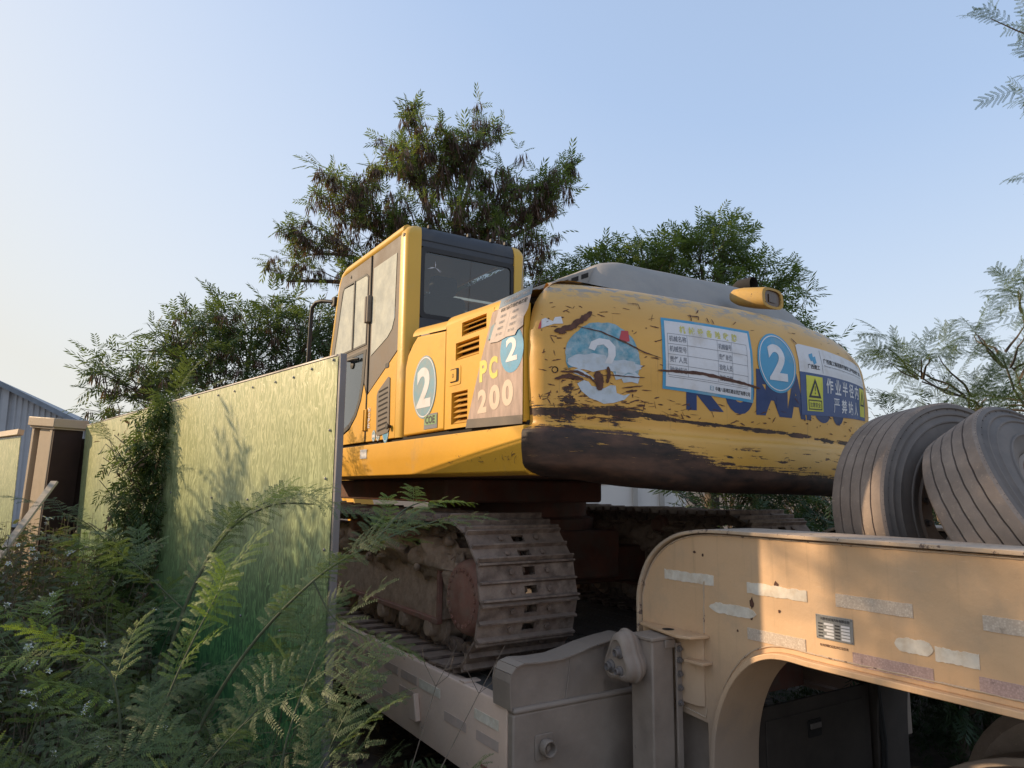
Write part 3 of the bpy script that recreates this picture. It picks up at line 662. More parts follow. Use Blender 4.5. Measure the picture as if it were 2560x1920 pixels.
# ================================================================ spare wheels
def tyre(label, c, az, tilt, w, grooves=4, seed=0):
    R = .5; h = w / 2
    n_ = Vector((math.cos(tilt) * math.sin(az), -math.cos(tilt) * math.cos(az), math.sin(tilt)))
    t = thing('spare_wheel', label, 'spare wheel', c, True, group='spare wheels on the gooseneck')
    prof = []                                                       # outer tread with recessed grooves
    gx = [-h * .98 + (i + 1) * (2 * h * .98) / (grooves + 1) for i in range(grooves)]
    prof.append((R - .012, -h)); prof.append((R - .002, -h + .010))
    for x in gx: prof += [(R, x - .0034), (R - .013, x - .0028), (R - .013, x + .0028), (R, x + .0034)]
    prof += [(R - .002, h - .010), (R - .012, h)]
    g = G(); N_ = 150; C_ = Vector(c); ax = n_; a = ax.orthogonal().normalized(); b = ax.cross(a); vs = []; k = len(prof)
    for j in range(N_):
        th = 2 * PI * j / N_; d = a * math.cos(th) + b * math.sin(th)
        for r, hh in prof:
            wv = .0009 * math.sin(th * 38 + 1.3) if r > R - .02 and abs(hh) < h - .02 else 0
            rr = r + (.0018 * mnoise.noise(Vector((th * 9, hh * 30, seed))))
            vs.append(C_ + d * rr + ax * (hh + wv))
    fs = [(j * k + i, ((j + 1) % N_) * k + i, ((j + 1) % N_) * k + i + 1, j * k + i + 1) for j in range(N_) for i in range(k - 1)]
    g.add(vs, fs); g.build('tread', m_tyre, t, smooth=28)
    for sgn in (1, -1):
        g = G(); sp = [(R - .012, h), (R - .028, h + .005), (R - .033, h - .002), (R - .050, h + .004), (R - .053, h + .009), (R - .060, h + .009), (R - .064, h + .004), (R - .085, h + .010), (R - .088, h + .015), (R - .094, h + .015), (R - .098, h + .010), (R - .13, h + .014), (R - .150, h + .012), (R - .153, h + .017), (R - .160, h + .017), (R - .165, h + .010), (R - .185, h + .004), (R - .205, h - .008), (R - .215, h - .012), (R - .222, h - .03)]
        g.lathe([(r, hh * sgn) for r, hh in sp], c, n_, 96); g.build('sidewall', m_tside, t, smooth=50)
        g = G(); g.lathe([(R - .22, (h - .02) * sgn), (R - .232, (h - .01) * sgn), (R - .245, (h - .03) * sgn), (R - .25, (h - .09) * sgn if sgn > 0 else -h * .2), (.19, .03 * sgn + (.02 if sgn > 0 else 0)), (.13, (.045) * sgn), (.115, (.05) * sgn), (.112, .01 * sgn)], c, n_, 48)
        if sgn > 0: rim = g.build('rim', m_trlg, t, smooth=45)
        else: g.build('rim', m_trlg, t, smooth=45)
    lug = G(); lug.lathe([(.019, 0), (.019, .004), (.012, .005), (.012, .022), (.0005, .024)], (0, 0, 0), (0, 0, 1), 8); lm = lug.mesh('hand_hole_boss', m_bolt)
    q = n_.to_track_quat('Z', 'Y')
    for i in range(10):
        th = 2 * PI * i / 10; p_ = C_ + (a * math.cos(th) + b * math.sin(th)) * .155 + n_ * .045
        o = put(lm, 'stud_boss', rim, p_, c); o.rotation_euler = q.to_euler()
    for sgn in (1,):
        g = G()
        for i in range(150):
            th = 2 * PI * i / 150 + .01 * math.sin(i * 7); d = a * math.cos(th) + b * math.sin(th); e = d.cross(n_)
            p0 = C_ + d * (R - .008) + n_ * (h - .004)
            g.tube([p0, p0 - d * (.014 + .008 * (i % 3)) + n_ * .003 + e * .002], .0022, 3, cap=False)
        g.build('shoulder_nick', m_void, t)['kind'] = 'stuff'
    return t
tyre('upright spare wheel resting against the excavator side of the wheel well, grooved tread facing left', (3.34, 1.70, 1.638), -.19, .107, .272, 4, 1)
tyre('tilted spare wheel leaning back on the upright one, nearest the frame edge', (3.20, 1.215, 1.615), -.034, .56, .25, 4, 5)
# weld beads on the gooseneck
def bead(nm, pts, r=.0035):
    g = G(); P_ = [Vector(p_) for p_ in pts]; Q_ = []
    for i in range(len(P_) - 1):
        n = max(2, int((P_[i + 1] - P_[i]).length / .02))
        for k in range(n): Q_.append(P_[i].lerp(P_[i + 1], k / n) + Vector((0, SR.uniform(-.0012, .0012), SR.uniform(-.0012, .0012))))
    Q_.append(P_[-1]); g.tube(Q_, [r * SR.uniform(.75, 1.25) for _ in Q_], 6); return g.build(nm, m_flange, tr, smooth=80)
bead('weld_bead', [(2.499, a - .004, b - .004) for a, b in outer[4:-1][::3]] + [(2.499, 1.2, 1.552), (2.499, -1.5, 1.552)])
bead('weld_bead', [(2.499, -1.5, 1.134)] + [(2.499, a + .010, b + .024) for a, b in inner[1:-3][::3] if b > .6])
bead('weld_bead', [(2.499, 2.335, 1.12), (2.499, 2.33, 1.30), (2.499, 2.325, 1.345)], .004)
bead('weld_bead', [(2.499, 2.33, .80), (2.499, 2.34, .76), (2.499, 2.62, .79)], .004)
# ================================================================ excavator
XB = (3.2, 5.14, DZ)
ex = thing('excavator', 'worn yellow tracked excavator with scraped tail loaded on the trailer deck', 'excavator', XB, True)
SX = 1.84                                                            # plane of the house side
# ---------------- counterweight
CR, CCX, CCY = 2.78, 3.2, 5.14
def cw_dz(u): return -.045 * smooth(-1.45, -.2, u) - .02 * smooth(-.2, 1.4, u)
prof = [(1.80, .60), (1.785, .30), (1.780, .17), (1.783, .10), (1.798, .045), (1.822, .006), (1.86, -.006), (1.94, -.014), (2.012, -.015), (2.030, -.009), (2.040, .012), (2.052, .029), (2.066, .034), (2.080, .034), (2.12, .031), (2.16, .028), (2.20, .026), (2.24, .024), (2.28, .022), (2.32, .021), (2.36, .0205), (2.40, .020), (2.45, .022), (2.50, .024), (2.53, .029), (2.56, .034), (2.585, .038), (2.61, .043), (2.655, .058), (2.695, .082), (2.735, .115), (2.765, .152), (2.785, .20), (2.797, .26), (2.80, .34), (2.80, .9)]
pz = [p_[0] for p_ in prof[2:-2]]; pi_ = [p_[1] for p_ in prof[2:-2]]
def inset(z): return float(np.interp(z, pz, pi_))
# plan path: (x, y, nx, ny, u)
U0 = math.asin((SX - CCX) / CR)
rc = .13; 
def planpath():
    L = []
    # corner arc: circle of radius rc tangent to x=SX and inside the big circle
    cxx = SX + rc; cyy = CCY - math.sqrt((CR - rc) ** 2 - (cxx - CCX) ** 2)
    L.append((SX, cyy + .016, -1, 0)); L.append((SX, cyy + .008, -1, 0))
    a1 = math.atan2(cyy - CCY, cxx - CCX)                              # direction centre -> corner centre
    for i in range(13):
        a = PI + (a1 + 2 * PI - PI) * i / 12 if a1 < 0 else PI + (a1 - PI) * i / 12
        L.append((cxx + rc * math.cos(a), cyy + rc * math.sin(a), math.cos(a), math.sin(a)))
    aend = math.atan2(cyy - CCY, CCX * 2 - cxx - CCX)
    n = 88
    for i in range(1, n):
        a = a1 + (aend - a1) * i / n; L.append((CCX + CR * math.cos(a), CCY + CR * math.sin(a), math.cos(a), math.sin(a)))
    M_ = [(2 * CCX - x, y, -nx, ny) for x, y, nx, ny in L[:15]][::-1]
    L += M_
    # u: metres along, 0 at the middle
    d = [0]
    for i in range(1, len(L)): d.append(d[-1] + math.hypot(L[i][0] - L[i - 1][0], L[i][1] - L[i - 1][1]))
    return [(*L[i], d[i] - d[-1] / 2) for i in range(len(L))]
PATH = planpath(); PU = [p_[4] for p_ in PATH]
def cw_dent(u, z):
    d = .006 * mnoise.noise(Vector((u * 3, z * 5, 0))) + .0012 * mnoise.noise(Vector((u * 7, z * 9, 3)))
    return d * (1.8 if z < 2.0 else 1)
def cw_at(u, z, off=0.0):
    """point of the tail surface at u (metres round), z (true height)"""
    u = min(max(u, PU[0]), PU[-1]); x, y, nx, ny = (float(np.interp(u, PU, [p_[k] for p_ in PATH])) for k in range(4))
    l = math.hypot(nx, ny); nx /= l; ny /= l; z0 = z - cw_dz(u); s = -inset(z0) + off - cw_dent(u, z0)
    return (x + nx * s, y + ny * s, z)
g = G(); uv = []
for x, y, nx, ny, u in PATH:
    for z, s_ in prof:
        dent = cw_dent(u, z)
        lift = .028 * (1 - smooth(-1.35, -.85, u)) * (1 - smooth(1.80, 1.90, z))
        g.v.append((x - nx * (s_ + dent), y - ny * (s_ + dent), z + cw_dz(u) + lift)); uv.append((u, z))
k = len(prof)
for i in range(len(PATH) - 1):
    for j in range(k - 1): g.f.append((i * k + j, (i + 1) * k + j, (i + 1) * k + j + 1, i * k + j + 1)); g.m.append(0)
g.uv = uv
cwt = g.build('counterweight', m_cw, ex, smooth=50)
PRNG = random.Random(5)
def cwp(): return Print(cw_at, .06)
# notice board sheet
BQ = ((-.777, 2.596), (-.229, 2.575), (-.238, 2.194), (-.786, 2.237))
p = cwp().skewed(BQ); p.step = .1
p.rect(0, 1, 0, 1, 0); p.rect(.03, .97, .04, .96, 1, .001)
for i_, ch_ in enumerate('\u673a\u68b0\u8bbe\u5907\u9a8c\u6536\u724c'): p.text(ch_, .18 + i_ * .097, .80, .245 + i_ * .097, .91, 2, .03, .002)
ys = [.78, .635, .49, .345, .20]
for y_ in ys + [.175]: p.rect(.055, .93, y_ - .002, y_ + .003, 3, .002)
for x_ in (.055, .255, .585, .75, .93): p.rect(x_ - .0015, x_ + .0015, .20 if x_ < .3 or x_ > .9 else .20, .78, 3, .002)
for r_, (t1, t2) in enumerate(((('\u673a\u68b0\u540d\u79f0'), '\u673a\u68b0\u7f16\u53f7'), ('\u673a\u68b0\u578b\u53f7', '\u8d23\u4efb\u5355\u4f4d'), ('\u8d23\u4efb\u4eba\u5458', '\u9a8c\u6536\u4eba\u5458'), ('\u9a8c\u6536\u7ed3\u8bba', '\u9a8c\u6536\u65e5\u671f'))):
    yy = ys[r_ + 1] + .035
    p.text(t1, .07, yy, .245, yy + .085, 4, .012, .002); p.text(t2, .595, yy - .012, .745, yy + .073, 4, .012, .002)
p.rect(.49, .53, .075, .135, 0, .002); p.rect(.497, .523, .083, .102, 1, .0025); p.rect(.497, .523, .11, .127, 1, .0025)
p.text('\u4e2d\u5efa\u516b\u5c40\u6e7e\u533a\u5efa\u8bbe\u53d1\u5c55\u6709\u9650\u516c\u53f8', .55, .07, .955, .135, 5, .02, .002)
p.build('notice_sheet', [m_blue, m_white, m_yink, m_gink, m_gink, m_ink], cwt, 'white inspection sheet with a light blue border')
# round number sticker, intact
p = cwp(); c = (-.040, 2.422); p.disc(c, .158, .162, 0); p.ring(c, .147, .151, .006, 1, .001)
p.text('2', -.117, 2.325, .033, 2.522, 1, .035, .0015); p.build('number_disc', [m_blue, m_white], cwt, 'round blue sticker with a white figure 2')
# big maker's lettering (upper part hidden by the sheet)
p = cwp()
q = cwp().skewed(((-.655, 2.37), (.70, 2.385), (.70, 2.125), (-.655, 2.135))); q.step = .04
lets = (('K', .0, .165), ('O', .17, .315), ('M', .325, .505), ('A', .495, .625), ('T', .595, .70), ('S', .70, .825), ('U', .835, .965))
for ch, a0, a1 in lets: q.text(ch, a0, .02 if ch not in 'OSU' else .0, a1, 1, 0, .055, -.0015)
q.build('maker_lettering', [m_navy], cwt)
# white / navy warning sign
p = cwp(); p.skewed(((.148, 2.555), (1.15, 2.545), (1.15, 2.195), (.150, 2.158))); p.step = .05
p.poly([(0, .60), (1, .60), (1, .985), (.97, 1), (.03, 1), (0, .97)], 0); p.rect(0, 1, 0, .60, 1)
p.rect(.235, .238, .62, .97, 3, .001)
for k_, (x_, y_) in enumerate(((.12, .83), (.145, .79))):
    p.poly([(x_, y_ - .06), (x_ + .03, y_ - .03), (x_ + .03, y_ + .07), (x_ - .01, y_ + .04), (x_ - .01, y_)], 4, .001)
p.text('\u5e7f\u897f\u5efa\u5de5', .08, .66, .205, .73, 3, .02); p.text('\u5e7f\u897f\u5efa\u5de5\u96c6\u56e2\u7b2c\u56db\u5efa\u7b51\u5de5\u7a0b\u6709\u9650\u8d23\u4efb\u516c\u53f8', .26, .78, .93, .86, 3, .02)
p.text('Guangxi Construction Engineering Group No.4 Construction', .26, .73, .90, .755, 3, 0)
p.poly([(.055, .06), (.225, .06), (.225, .56), (.055, .56)], 2, .001)
p.shape([(.14, .53), (.075, .25), (.205, .25), (.14, .46), (.10, .28), (.18, .28)], [(0, 1, 4, 3), (1, 2, 5, 4), (2, 0, 3, 5)], 3, .002); p.rect(.1365, .1435, .345, .415, 3, .002); p.disc((.14, .315), .005, .014, 3, .002, 10)
p.shape([(.07, .22), (.21, .22), (.21, .08), (.07, .08), (.076, .205), (.204, .205), (.204, .095), (.076, .095)], [(0, 1, 5, 4), (1, 2, 6, 5), (2, 3, 7, 6), (3, 0, 4, 7)], 3, .002); p.text('\u6ce8\u610f\u5b89\u5168', .083, .115, .197, .185, 3, .015)
[p.text(ch_, .265 + i_ * .112, .34, .35 + i_ * .112, .57, 0, .018) for i_, ch_ in enumerate('\u4f5c\u4e1a\u534a\u5f84\u5185')]; [p.text(ch_, .35 + i_ * .112, .06, .435 + i_ * .112, .28, 0, .0 if i_ == 0 else .018) for i_, ch_ in enumerate('\u4e25\u7981\u7ad9\u4eba')]
p.poly([(.83, .06), (.97, .06), (.97, .56), (.83, .56)], 2, .001)
p.shape([(.90, .53), (.845, .25), (.955, .25), (.90, .46), (.87, .28), (.93, .28)], [(0, 1, 4, 3), (1, 2, 5, 4), (2, 0, 3, 5)], 3, .002)
p.build('warning_sign', [m_white, m_navy2, m_wyel, m_ink, m_blue], cwt, 'white over dark blue warning sign with yellow triangle panels')
# torn number disc on the left of the tail
c = (-1.09, 2.375); R_ = PRNG
def ragged(c, ra, rb, a0, a1, j, n=40): return [(c[0] + ra * math.cos(math.radians(a0 + (a1 - a0) * i / n)) * (1 + j * mnoise.noise(Vector((i * .5, ra * 9, 0)))), c[1] + rb * math.sin(math.radians(a0 + (a1 - a0) * i / n)) * (1 + j * mnoise.noise(Vector((i * .5, 0, rb * 7))))) for i in range(n + 1)]
p = cwp(); p.step = .04
top = ragged(c, .185, .175, -8, 200, .05)
low = [(-1.265, 2.318), (-1.22, 2.325), (-1.18, 2.318), (-1.165, 2.33), (-1.12, 2.322), (-1.075, 2.335), (-1.05, 2.315), (-1.03, 2.29), (-1.00, 2.285), (-.965, 2.30), (-.915, 2.295)]
p.poly(top + low, 0)
p.poly([(-1.05, 2.322), (-1.01, 2.315), (-.93, 2.31), (-.905, 2.29), (-.915, 2.255), (-.95, 2.262), (-.99, 2.256), (-1.0, 2.275), (-1.03, 2.268)], 2)
p.poly([(-1.255, 2.30), (-1.215, 2.318), (-1.18, 2.30), (-1.13, 2.265), (-1.17, 2.272), (-1.215, 2.285)], 2)
p.poly([(-1.22, 2.245), (-1.19, 2.262), (-1.165, 2.255), (-1.15, 2.235), (-1.09, 2.225), (-1.055, 2.243), (-1.03, 2.24), (-1.025, 2.205), (-.99, 2.195), (-.955, 2.205), (-.985, 2.175), (-1.04, 2.158), (-1.09, 2.152), (-1.12, 2.165), (-1.16, 2.178), (-1.20, 2.21)], 2)
# whiter worn patches and the remains of the figure
p.poly(ragged((-1.155, 2.35), .115, .04, 0, 360, .35, 30)[:-1], 2, .001); p.poly(ragged((-1.0, 2.335), .10, .03, 0, 360, .3, 30)[:-1], 2, .0012)
p.shape([(-1.165, 2.415), (-1.15, 2.45), (-1.11, 2.468), (-1.06, 2.462), (-1.03, 2.43), (-1.03, 2.385), (-1.05, 2.345), (-1.085, 2.345), (-1.068, 2.385), (-1.068, 2.418), (-1.09, 2.437), (-1.12, 2.432), (-1.135, 2.405)],
        [tuple(range(13))], 1, .0016)
p.poly([(-.995, 2.512), (-.96, 2.512), (-.955, 2.46), (-.985, 2.455), (-1.01, 2.462)], 3, .002)
p.build('torn_number_disc', [mk_glass.__globals__['worn']('peeled_disc_blue', (.10, .29, .38), .6, var=.25, vs=18, dust=(.50, .54, .55), damt=.62, ds=22), m_white, worn('disc_backing_white', (.50, .56, .62), .6, var=.1, vs=14, dust=(.4, .42, .4), damt=.4, ds=18), m_red], cwt, 'torn blue disc with the figure mostly scraped off')
# torn red-and-white scrap of tape on the corner
p = cwp(); p.poly([(-1.418, 2.535), (-1.405, 2.555), (-1.38, 2.562), (-1.355, 2.552), (-1.335, 2.545), (-1.325, 2.566), (-1.295, 2.57), (-1.285, 2.535), (-1.33, 2.532), (-1.40, 2.512), (-1.425, 2.508)], 0)
p.poly([(-1.425, 2.508), (-1.405, 2.512), (-1.405, 2.555), (-1.418, 2.535)], 1, .001); p.build('tape_scrap', [m_white, m_red], cwt)
# scratches: long gouges and many little ones
p = cwp(); p.step = None; p.lay = .0022
rr = PRNG
LONG = [([(-1.33, 2.495), (-1.25, 2.515), (-1.19, 2.56), (-1.14, 2.60)], .016), ([(-1.22, 2.525), (-1.10, 2.50), (-.98, 2.455), (-.88, 2.41), (-.79, 2.385)], .0035),
        ([(-.81, 2.325), (-.70, 2.325), (-.56, 2.322), (-.42, 2.305), (-.30, 2.290), (-.19, 2.272)], .008), ([(-1.30, 2.30), (-1.22, 2.30), (-1.16, 2.275), (-1.12, 2.24)], .006),
        ([(-1.33, 2.265), (-1.26, 2.28), (-1.19, 2.262)], .010), ([(-1.10, 2.285), (-1.06, 2.29), (-.92, 2.285), (-.88, 2.285)], .0025), ([(-.98, 2.212), (-.92, 2.222)], .006), ([(-1.0, 2.23), (-.89, 2.245)], .003),
        ([(-1.31, 2.485), (-1.27, 2.49)], .006), ([(-1.05, 2.12), (-.98, 2.13), (-.88, 2.15)], .003), ([(-.62, 2.62), (-.55, 2.62), (-.555, 2.60)], .003), ([(-.60, 2.590), (-.60, 2.63)], .003), ([(-.33, 2.60), (-.30, 2.62)], .002),
        ([(-.95, 2.66), (-.89, 2.66), (-.885, 2.63)], .002), ([(-.50, 2.62), (-.49, 2.59)], .003), ([(-.47, 2.615), (-.46, 2.588)], .003), ([(.12, 2.58), (.16, 2.55)], .004), ([(.85, 2.60), (1.0, 2.56), (1.06, 2.52)], .004)]
p.lay = .0062
for pts, w in LONG: p.shape(*line_blob(rr, pts, w, .28 if w > .006 else .45, 7))
p.lay = .0022
p.lay = .0062; p.shape(*line_blob(rr, [(-1.125, 2.305), (-1.115, 2.27), (-1.11, 2.215)], .024, .2, 7)); p.shape(*line_blob(rr, [(-1.07, 2.33), (-1.065, 2.29), (-1.075, 2.25)], .010, .25, 7)); p.lay = .0022
for i in range(330):
    u = -1.42 + abs(rr.gauss(0, .42)) if rr.random() < .6 else rr.uniform(-1.4, 1.3); z = rr.uniform(2.07, 2.64) if rr.random() < .7 else rr.uniform(2.06, 2.2)
    if u > 1.3: continue
    a = rr.gauss(0, .35) if rr.random() < .75 else rr.uniform(0, PI); l = rr.uniform(.006, .055)
    if (-.80 < u < .15 and 2.2 < z < 2.6) or (u > .1 and 2.16 < z < 2.56): 
        if rr.random() < .8: continue
    p.shape(*line_blob(rr, [(u, z), (u + l * math.cos(a), z + l * math.sin(a) * .7)], rr.uniform(.0007, .0035), .6, 5))
p.build('scratches', [m_rscr], cwt)['kind'] = 'stuff'
g = G(); g.lathe([(.016, .004), (.012, .002), (.0005, -.02)], cw_at(-1.327, 2.308, 0), (-.6, -.8, 0), 14); g.build('bolt_hole', m_void, cwt)
# work lamp housing on top of the tail
lm = G(); LC = Vector((3.385, 2.70, 2.868))
def lampf(a, b):   # box-like tapered housing, long axis towards the camera-right
    t = 2 * PI * a; cx_, cz_ = math.cos(t), math.sin(t); k_ = (abs(cx_) ** 3.2 + abs(cz_) ** 3.2) ** (-1 / 3.2)
    s_ = [.02, .55, .85, 1.0, 1.06, 1.04, .80, .78][min(int(b * 7.001), 7)]; L_ = [-.135, -.13, -.09, -.02, .12, .135, .137, .120][min(int(b * 7.001), 7)]
    d = Vector((.06, -.97, -.22)).normalized(); e = Vector((.97, .06, 0)).normalized()
    return LC + d * L_ + e * (cx_ * k_ * .098 * s_) + Vector((0, 0, cz_ * k_ * .058 * s_ + .012))
lm.grid(lampf, 32, 7); lh = lm.build('work_lamp_housing', worn('lamp_housing_yellow', (.50, .30, .07), .6, var=.12, vs=6, dust=(.36, .26, .14), damt=.6, ds=12, chip=(.08, .045, .03), camt=.64, cs=30, spec=.3), cwt, smooth=55)
d = Vector((.06, -.97, -.22)).normalized(); e = Vector((.97, .06, 0)).normalized(); o_ = LC + d * .128 + Vector((0, 0, .012))
g = G(); g.add([o_ + e * a + Vector((0, 0, b)) for a, b in rrect(-.08, .08, -.046, .046, .012, 3)], [tuple(range(16))]); g.build('lamp_recess', m_tail, lh)
g = G(); g.add([o_ + d * .005 + e * a + Vector((0, 0, b)) for a, b in rrect(-.035, .035, -.025, .025, .006, 2)], [tuple(range(12))]); g.build('lamp_socket', m_bolt, lh)
# ---------------- side skirt (deck frame)
g = G(); sk_ = [(1.838, 2.052), (1.832, 2.045), (1.828, 1.965), (1.832, 1.925), (1.845, 1.835), (1.87, 1.818), (2.2, 1.815), (2.2, 2.052)]
g.prism(sk_, 1, 2.805, 6.25); g.build('side_skirt', m_yel, ex, bevel=.004)
p = Print(lambda u, v, off: (1.829 - off, -u, v)); p.rect(-4.96, -4.83, 1.955, 2.02, 0); p.build('white_label', [m_white], ex)
p = Print(lambda u, v, off: (1.834 - off * .4, -u, v)); p.lay = .006
for i in range(46):
    y_ = rr.uniform(2.82, 3.6); z_ = rr.uniform(1.87, 2.03); n_ = 6; a0 = rr.uniform(0, 3); r_ = rr.uniform(.01, .05)
    p.shape(*line_blob(rr, [(-y_ + r_ * math.cos(a0 + k_ * .3), z_ + r_ * .7 * math.sin(a0 + k_ * .3)) for k_ in range(n_)], rr.uniform(.0006, .0018), .5, 3))
p.build('scratches', [m_rscr], ex)['kind'] = 'stuff'
g = G(); g.box(1.86, 2.0, 2.81, 6.2, 2.052, 2.075); g.build('panel_gap', m_void, ex)
# ---------------- engine side doors
def holed(g, y0, y1, z0, z1, holes, x=SX, th=.03, deep=.05, m=0, mh=1):
    ys_ = sorted({y0, y1, *[h[0] for h in holes], *[h[1] for h in holes]}); zs_ = sorted({z0, z1, *[h[2] for h in holes], *[h[3] for h in holes]})
    for i in range(len(ys_) - 1):
        for j in range(len(zs_) - 1):
            cy_, cz_ = (ys_[i] + ys_[i + 1]) / 2, (zs_[j] + zs_[j + 1]) / 2
            if any(h[0] < cy_ < h[1] and h[2] < cz_ < h[3] for h in holes): continue
            g.add([(x, ys_[i], zs_[j]), (x, ys_[i + 1], zs_[j]), (x, ys_[i + 1], zs_[j + 1]), (x, ys_[i], zs_[j + 1])], [(0, 1, 2, 3)], m)
    for a, b, c_, d_ in holes:
        g.add([(x, a, c_), (x, b, c_), (x, b, d_), (x, a, d_), (x + deep, a, c_), (x + deep, b, c_), (x + deep, b, d_), (x + deep, a, d_)], [(0, 1, 5, 4), (1, 2, 6, 5), (2, 3, 7, 6), (3, 0, 4, 7)], m)
        g.add([(x + deep, a, c_), (x + deep, b, c_), (x + deep, b, d_), (x + deep, a, d_)], [(0, 1, 2, 3)], mh)
# front (cab side) blank door with the round number
g = G(); po = [(3.652, 2.082), (4.225, 2.078), (4.225, 2.52), (4.19, 2.60), (4.12, 2.66), (4.05, 2.70), (3.652, 2.665)]
g.prism(po, 0, SX, SX + .04); da = g.build('engine_door', m_yel, ex, bevel=.012, seg=3)
g = G()
def shoulder(y0, y1, z0a, z0b, n=6):
    """rounded top shoulder from the door tops to the hood"""
    vs = []; 
    for i in range(n + 1):
        a = PI / 2 * i / n
        for y_, z_ in ((y0, z0a), (y1, z0b)): vs.append((SX + .10 - .10 * math.cos(a), y_, z_ + .075 * math.sin(a)))
    vs += [(SX + .9, y0, z0a + .10), (SX + .9, y1, z0b + .10)]
    g.add(vs, [(2 * i, 2 * i + 1, 2 * i + 3, 2 * i + 2) for i in range(n + 1)])
shoulder(2.815, 3.648, 2.655, 2.69); shoulder(3.652, 4.12, 2.672, 2.71); 
g.build('hood_shoulder', m_yel, ex, smooth=60)
p = Print(lambda u, v, off: (SX - off, -u, v)); c = (-3.925, 2.362)
p.disc(c, .165, .195, 0); p.ring(c, .158, .187, .008, 1, .001); p.text('2', -4.03, 2.235, -3.83, 2.485, 1, .035)
p.build('number_disc', [m_blueg, m_white], da, 'faded blue disc with a large figure 2')
p = Print(lambda u, v, off: (SX - off, -u, v)); p.rect(-3.915, -3.735, 2.10, 2.19, 0); p.rect(-3.905, -3.745, 2.125, 2.18, 1, .001); p.text('COE', -3.895, 2.13, -3.765, 2.178, 2, .04, .002); p.build('small_label', [m_gink, m_green, m_ink], da)
# louvred door
g = G()
H1 = (3.375, 3.565, 2.105, 2.285); H2 = (3.255, 3.525, 2.465, 2.565); H3 = (3.18, 3.455, 2.592, 2.672)
HL = (3.465, 3.585, 2.335, 2.425)
holed(g, 3.102, 3.645, 2.082, 2.69, [H1, H2, H3])
for a, b in ((3.102, 3.645),):
    g.add([(SX, 3.645, 2.082), (SX + .04, 3.645, 2.082), (SX + .04, 3.645, 2.69), (SX, 3.645, 2.69)], [(0, 1, 2, 3)])
db = g.build('louvred_door', [m_yel, m_void], ex, smooth=0)
for h in (H1, H2, H3):
    fr_ = G()
    for a in (0, 1): pass
    n_ = max(3, int((h[3] - h[2]) / .030)); dz_ = (h[3] - h[2]) / n_
    for i in range(n_):
        z_ = h[2] + dz_ * (i + .15); s_ = G()
        s_.prism([(SX + .002, z_), (SX + .042, z_ + dz_ * .95), (SX + .046, z_ + dz_ * .90), (SX + .006, z_ - .003)], 1, h[0] + .003, h[1] - .003 - (.02 if h is H1 else 0)); s_.build('louvre_slat', m_yel, db)
g = G(); g.prism(rrect(3.455, 3.60, 2.325, 2.432, .014, 3), 0, SX - .003, SX + .001); lf = g.build('latch_surround', m_yel, db, bevel=.0015)
g = G(); g.prism(rrect(3.475, 3.58, 2.342, 2.42, .012, 3), 0, SX - .0045, SX - .003); g.build('latch_recess', m_void, db)
g = G(); g.prism(rrect(3.498, 3.575, 2.347, 2.415, .01, 3), 0, SX - .008, SX - .004); g.build('latch_paddle', m_yel, db, bevel=.002)
p = Print(lambda u, v, off: (SX - .008 - off * .3, -u, v)); p.ring((-3.537, 2.38), .010, .012, .003, 0); p.build('keyhole', [m_void], db)
# rear door with the model plate
g = G(); g.prism([(2.815, 2.068), (3.098, 2.072), (3.098, 2.66), (2.815, 2.655)], 0, SX + .002, SX + .04); dc = g.build('rear_door', m_yel, ex, bevel=.006)
p = Print(lambda u, v, off: (SX - off, -u, v)); p.step = .08
p.poly([(-3.385, 2.072), (-2.822, 2.058), (-2.822, 2.685), (-3.115, 2.66), (-3.16, 2.56), (-3.23, 2.42), (-3.32, 2.22)], 0)
p.poly([(-3.385, 2.072), (-2.822, 2.058), (-2.822, 2.10), (-3.37, 2.12)], 3, .0008)
for (t_, a0, b0, a1, b1, m_) in (('P', -3.24, 2.305, -3.16, 2.42, 2), ('C', -3.14, 2.308, -3.055, 2.425, 2), ('2', -3.255, 2.14, -3.16, 2.265, 1), ('0', -3.135, 2.147, -3.03, 2.275, 1), ('0', -3.01, 2.155, -2.905, 2.287, 1)):
    p.text(t_, a0, b0, a1, b1, m_, .05)
c = (-2.922, 2.435); p.disc(c, .108, .118, 4, .001); p.text('2', -2.975, 2.375, -2.87, 2.495, 5, .03, .002)
p.build('model_panel', [m_pink, m_ghost, m_gold, m_trim, m_blue, m_white], ex, 'pale worn panel with the model number and a small blue disc')
# peeling inspection paper
p = Print(lambda u, v, off: (SX - .004 - off - .012 * max(0, (2.60 - v)) * 4 * max(0, mnoise.noise(Vector((u * 9, v * 9, 1))) + .4), -u, v)); p.step = .03
p.skewed(((-3.02, 2.705), (-2.715, 2.718), (-2.80, 2.50), (-3.135, 2.500)))
p.poly([(0, 0), (.25, -.03), (.5, .02), (.74, .0), (.78, .10), (.92, .16), (.88, .35), (.95, .5), (.97, 1), (0, 1)], 0)
p.rect(0, .97, .80, 1, 1, .001); p.text('\u5e7f\u897f\u5efa\u5de5\u96c6\u56e2\u5efa\u7b51\u5de5\u7a0b\u516c\u53f8', .12, .86, .9, .93, 0, 0, .002); p.text('\u673a\u68b0\u8bbe\u5907\u9a8c\u6536\u5408\u683c\u724c', .1, .68, .88, .77, 2, .025, .002)
for r_, y_ in enumerate((.54, .40, .26, .12)):
    for c_, x_ in enumerate((.14, .50)): p.text(('\u8bbe\u5907\u540d\u79f0', '\u8bbe\u5907\u7f16\u53f7', '\u89c4\u683c\u578b\u53f7', '\u8d23\u4efb\u4eba\u5458')[r_], x_, y_, x_ + .17, y_ + .065, 3, .01, .002)
p.rect(.42, .424, .05, .62, 3, .002)
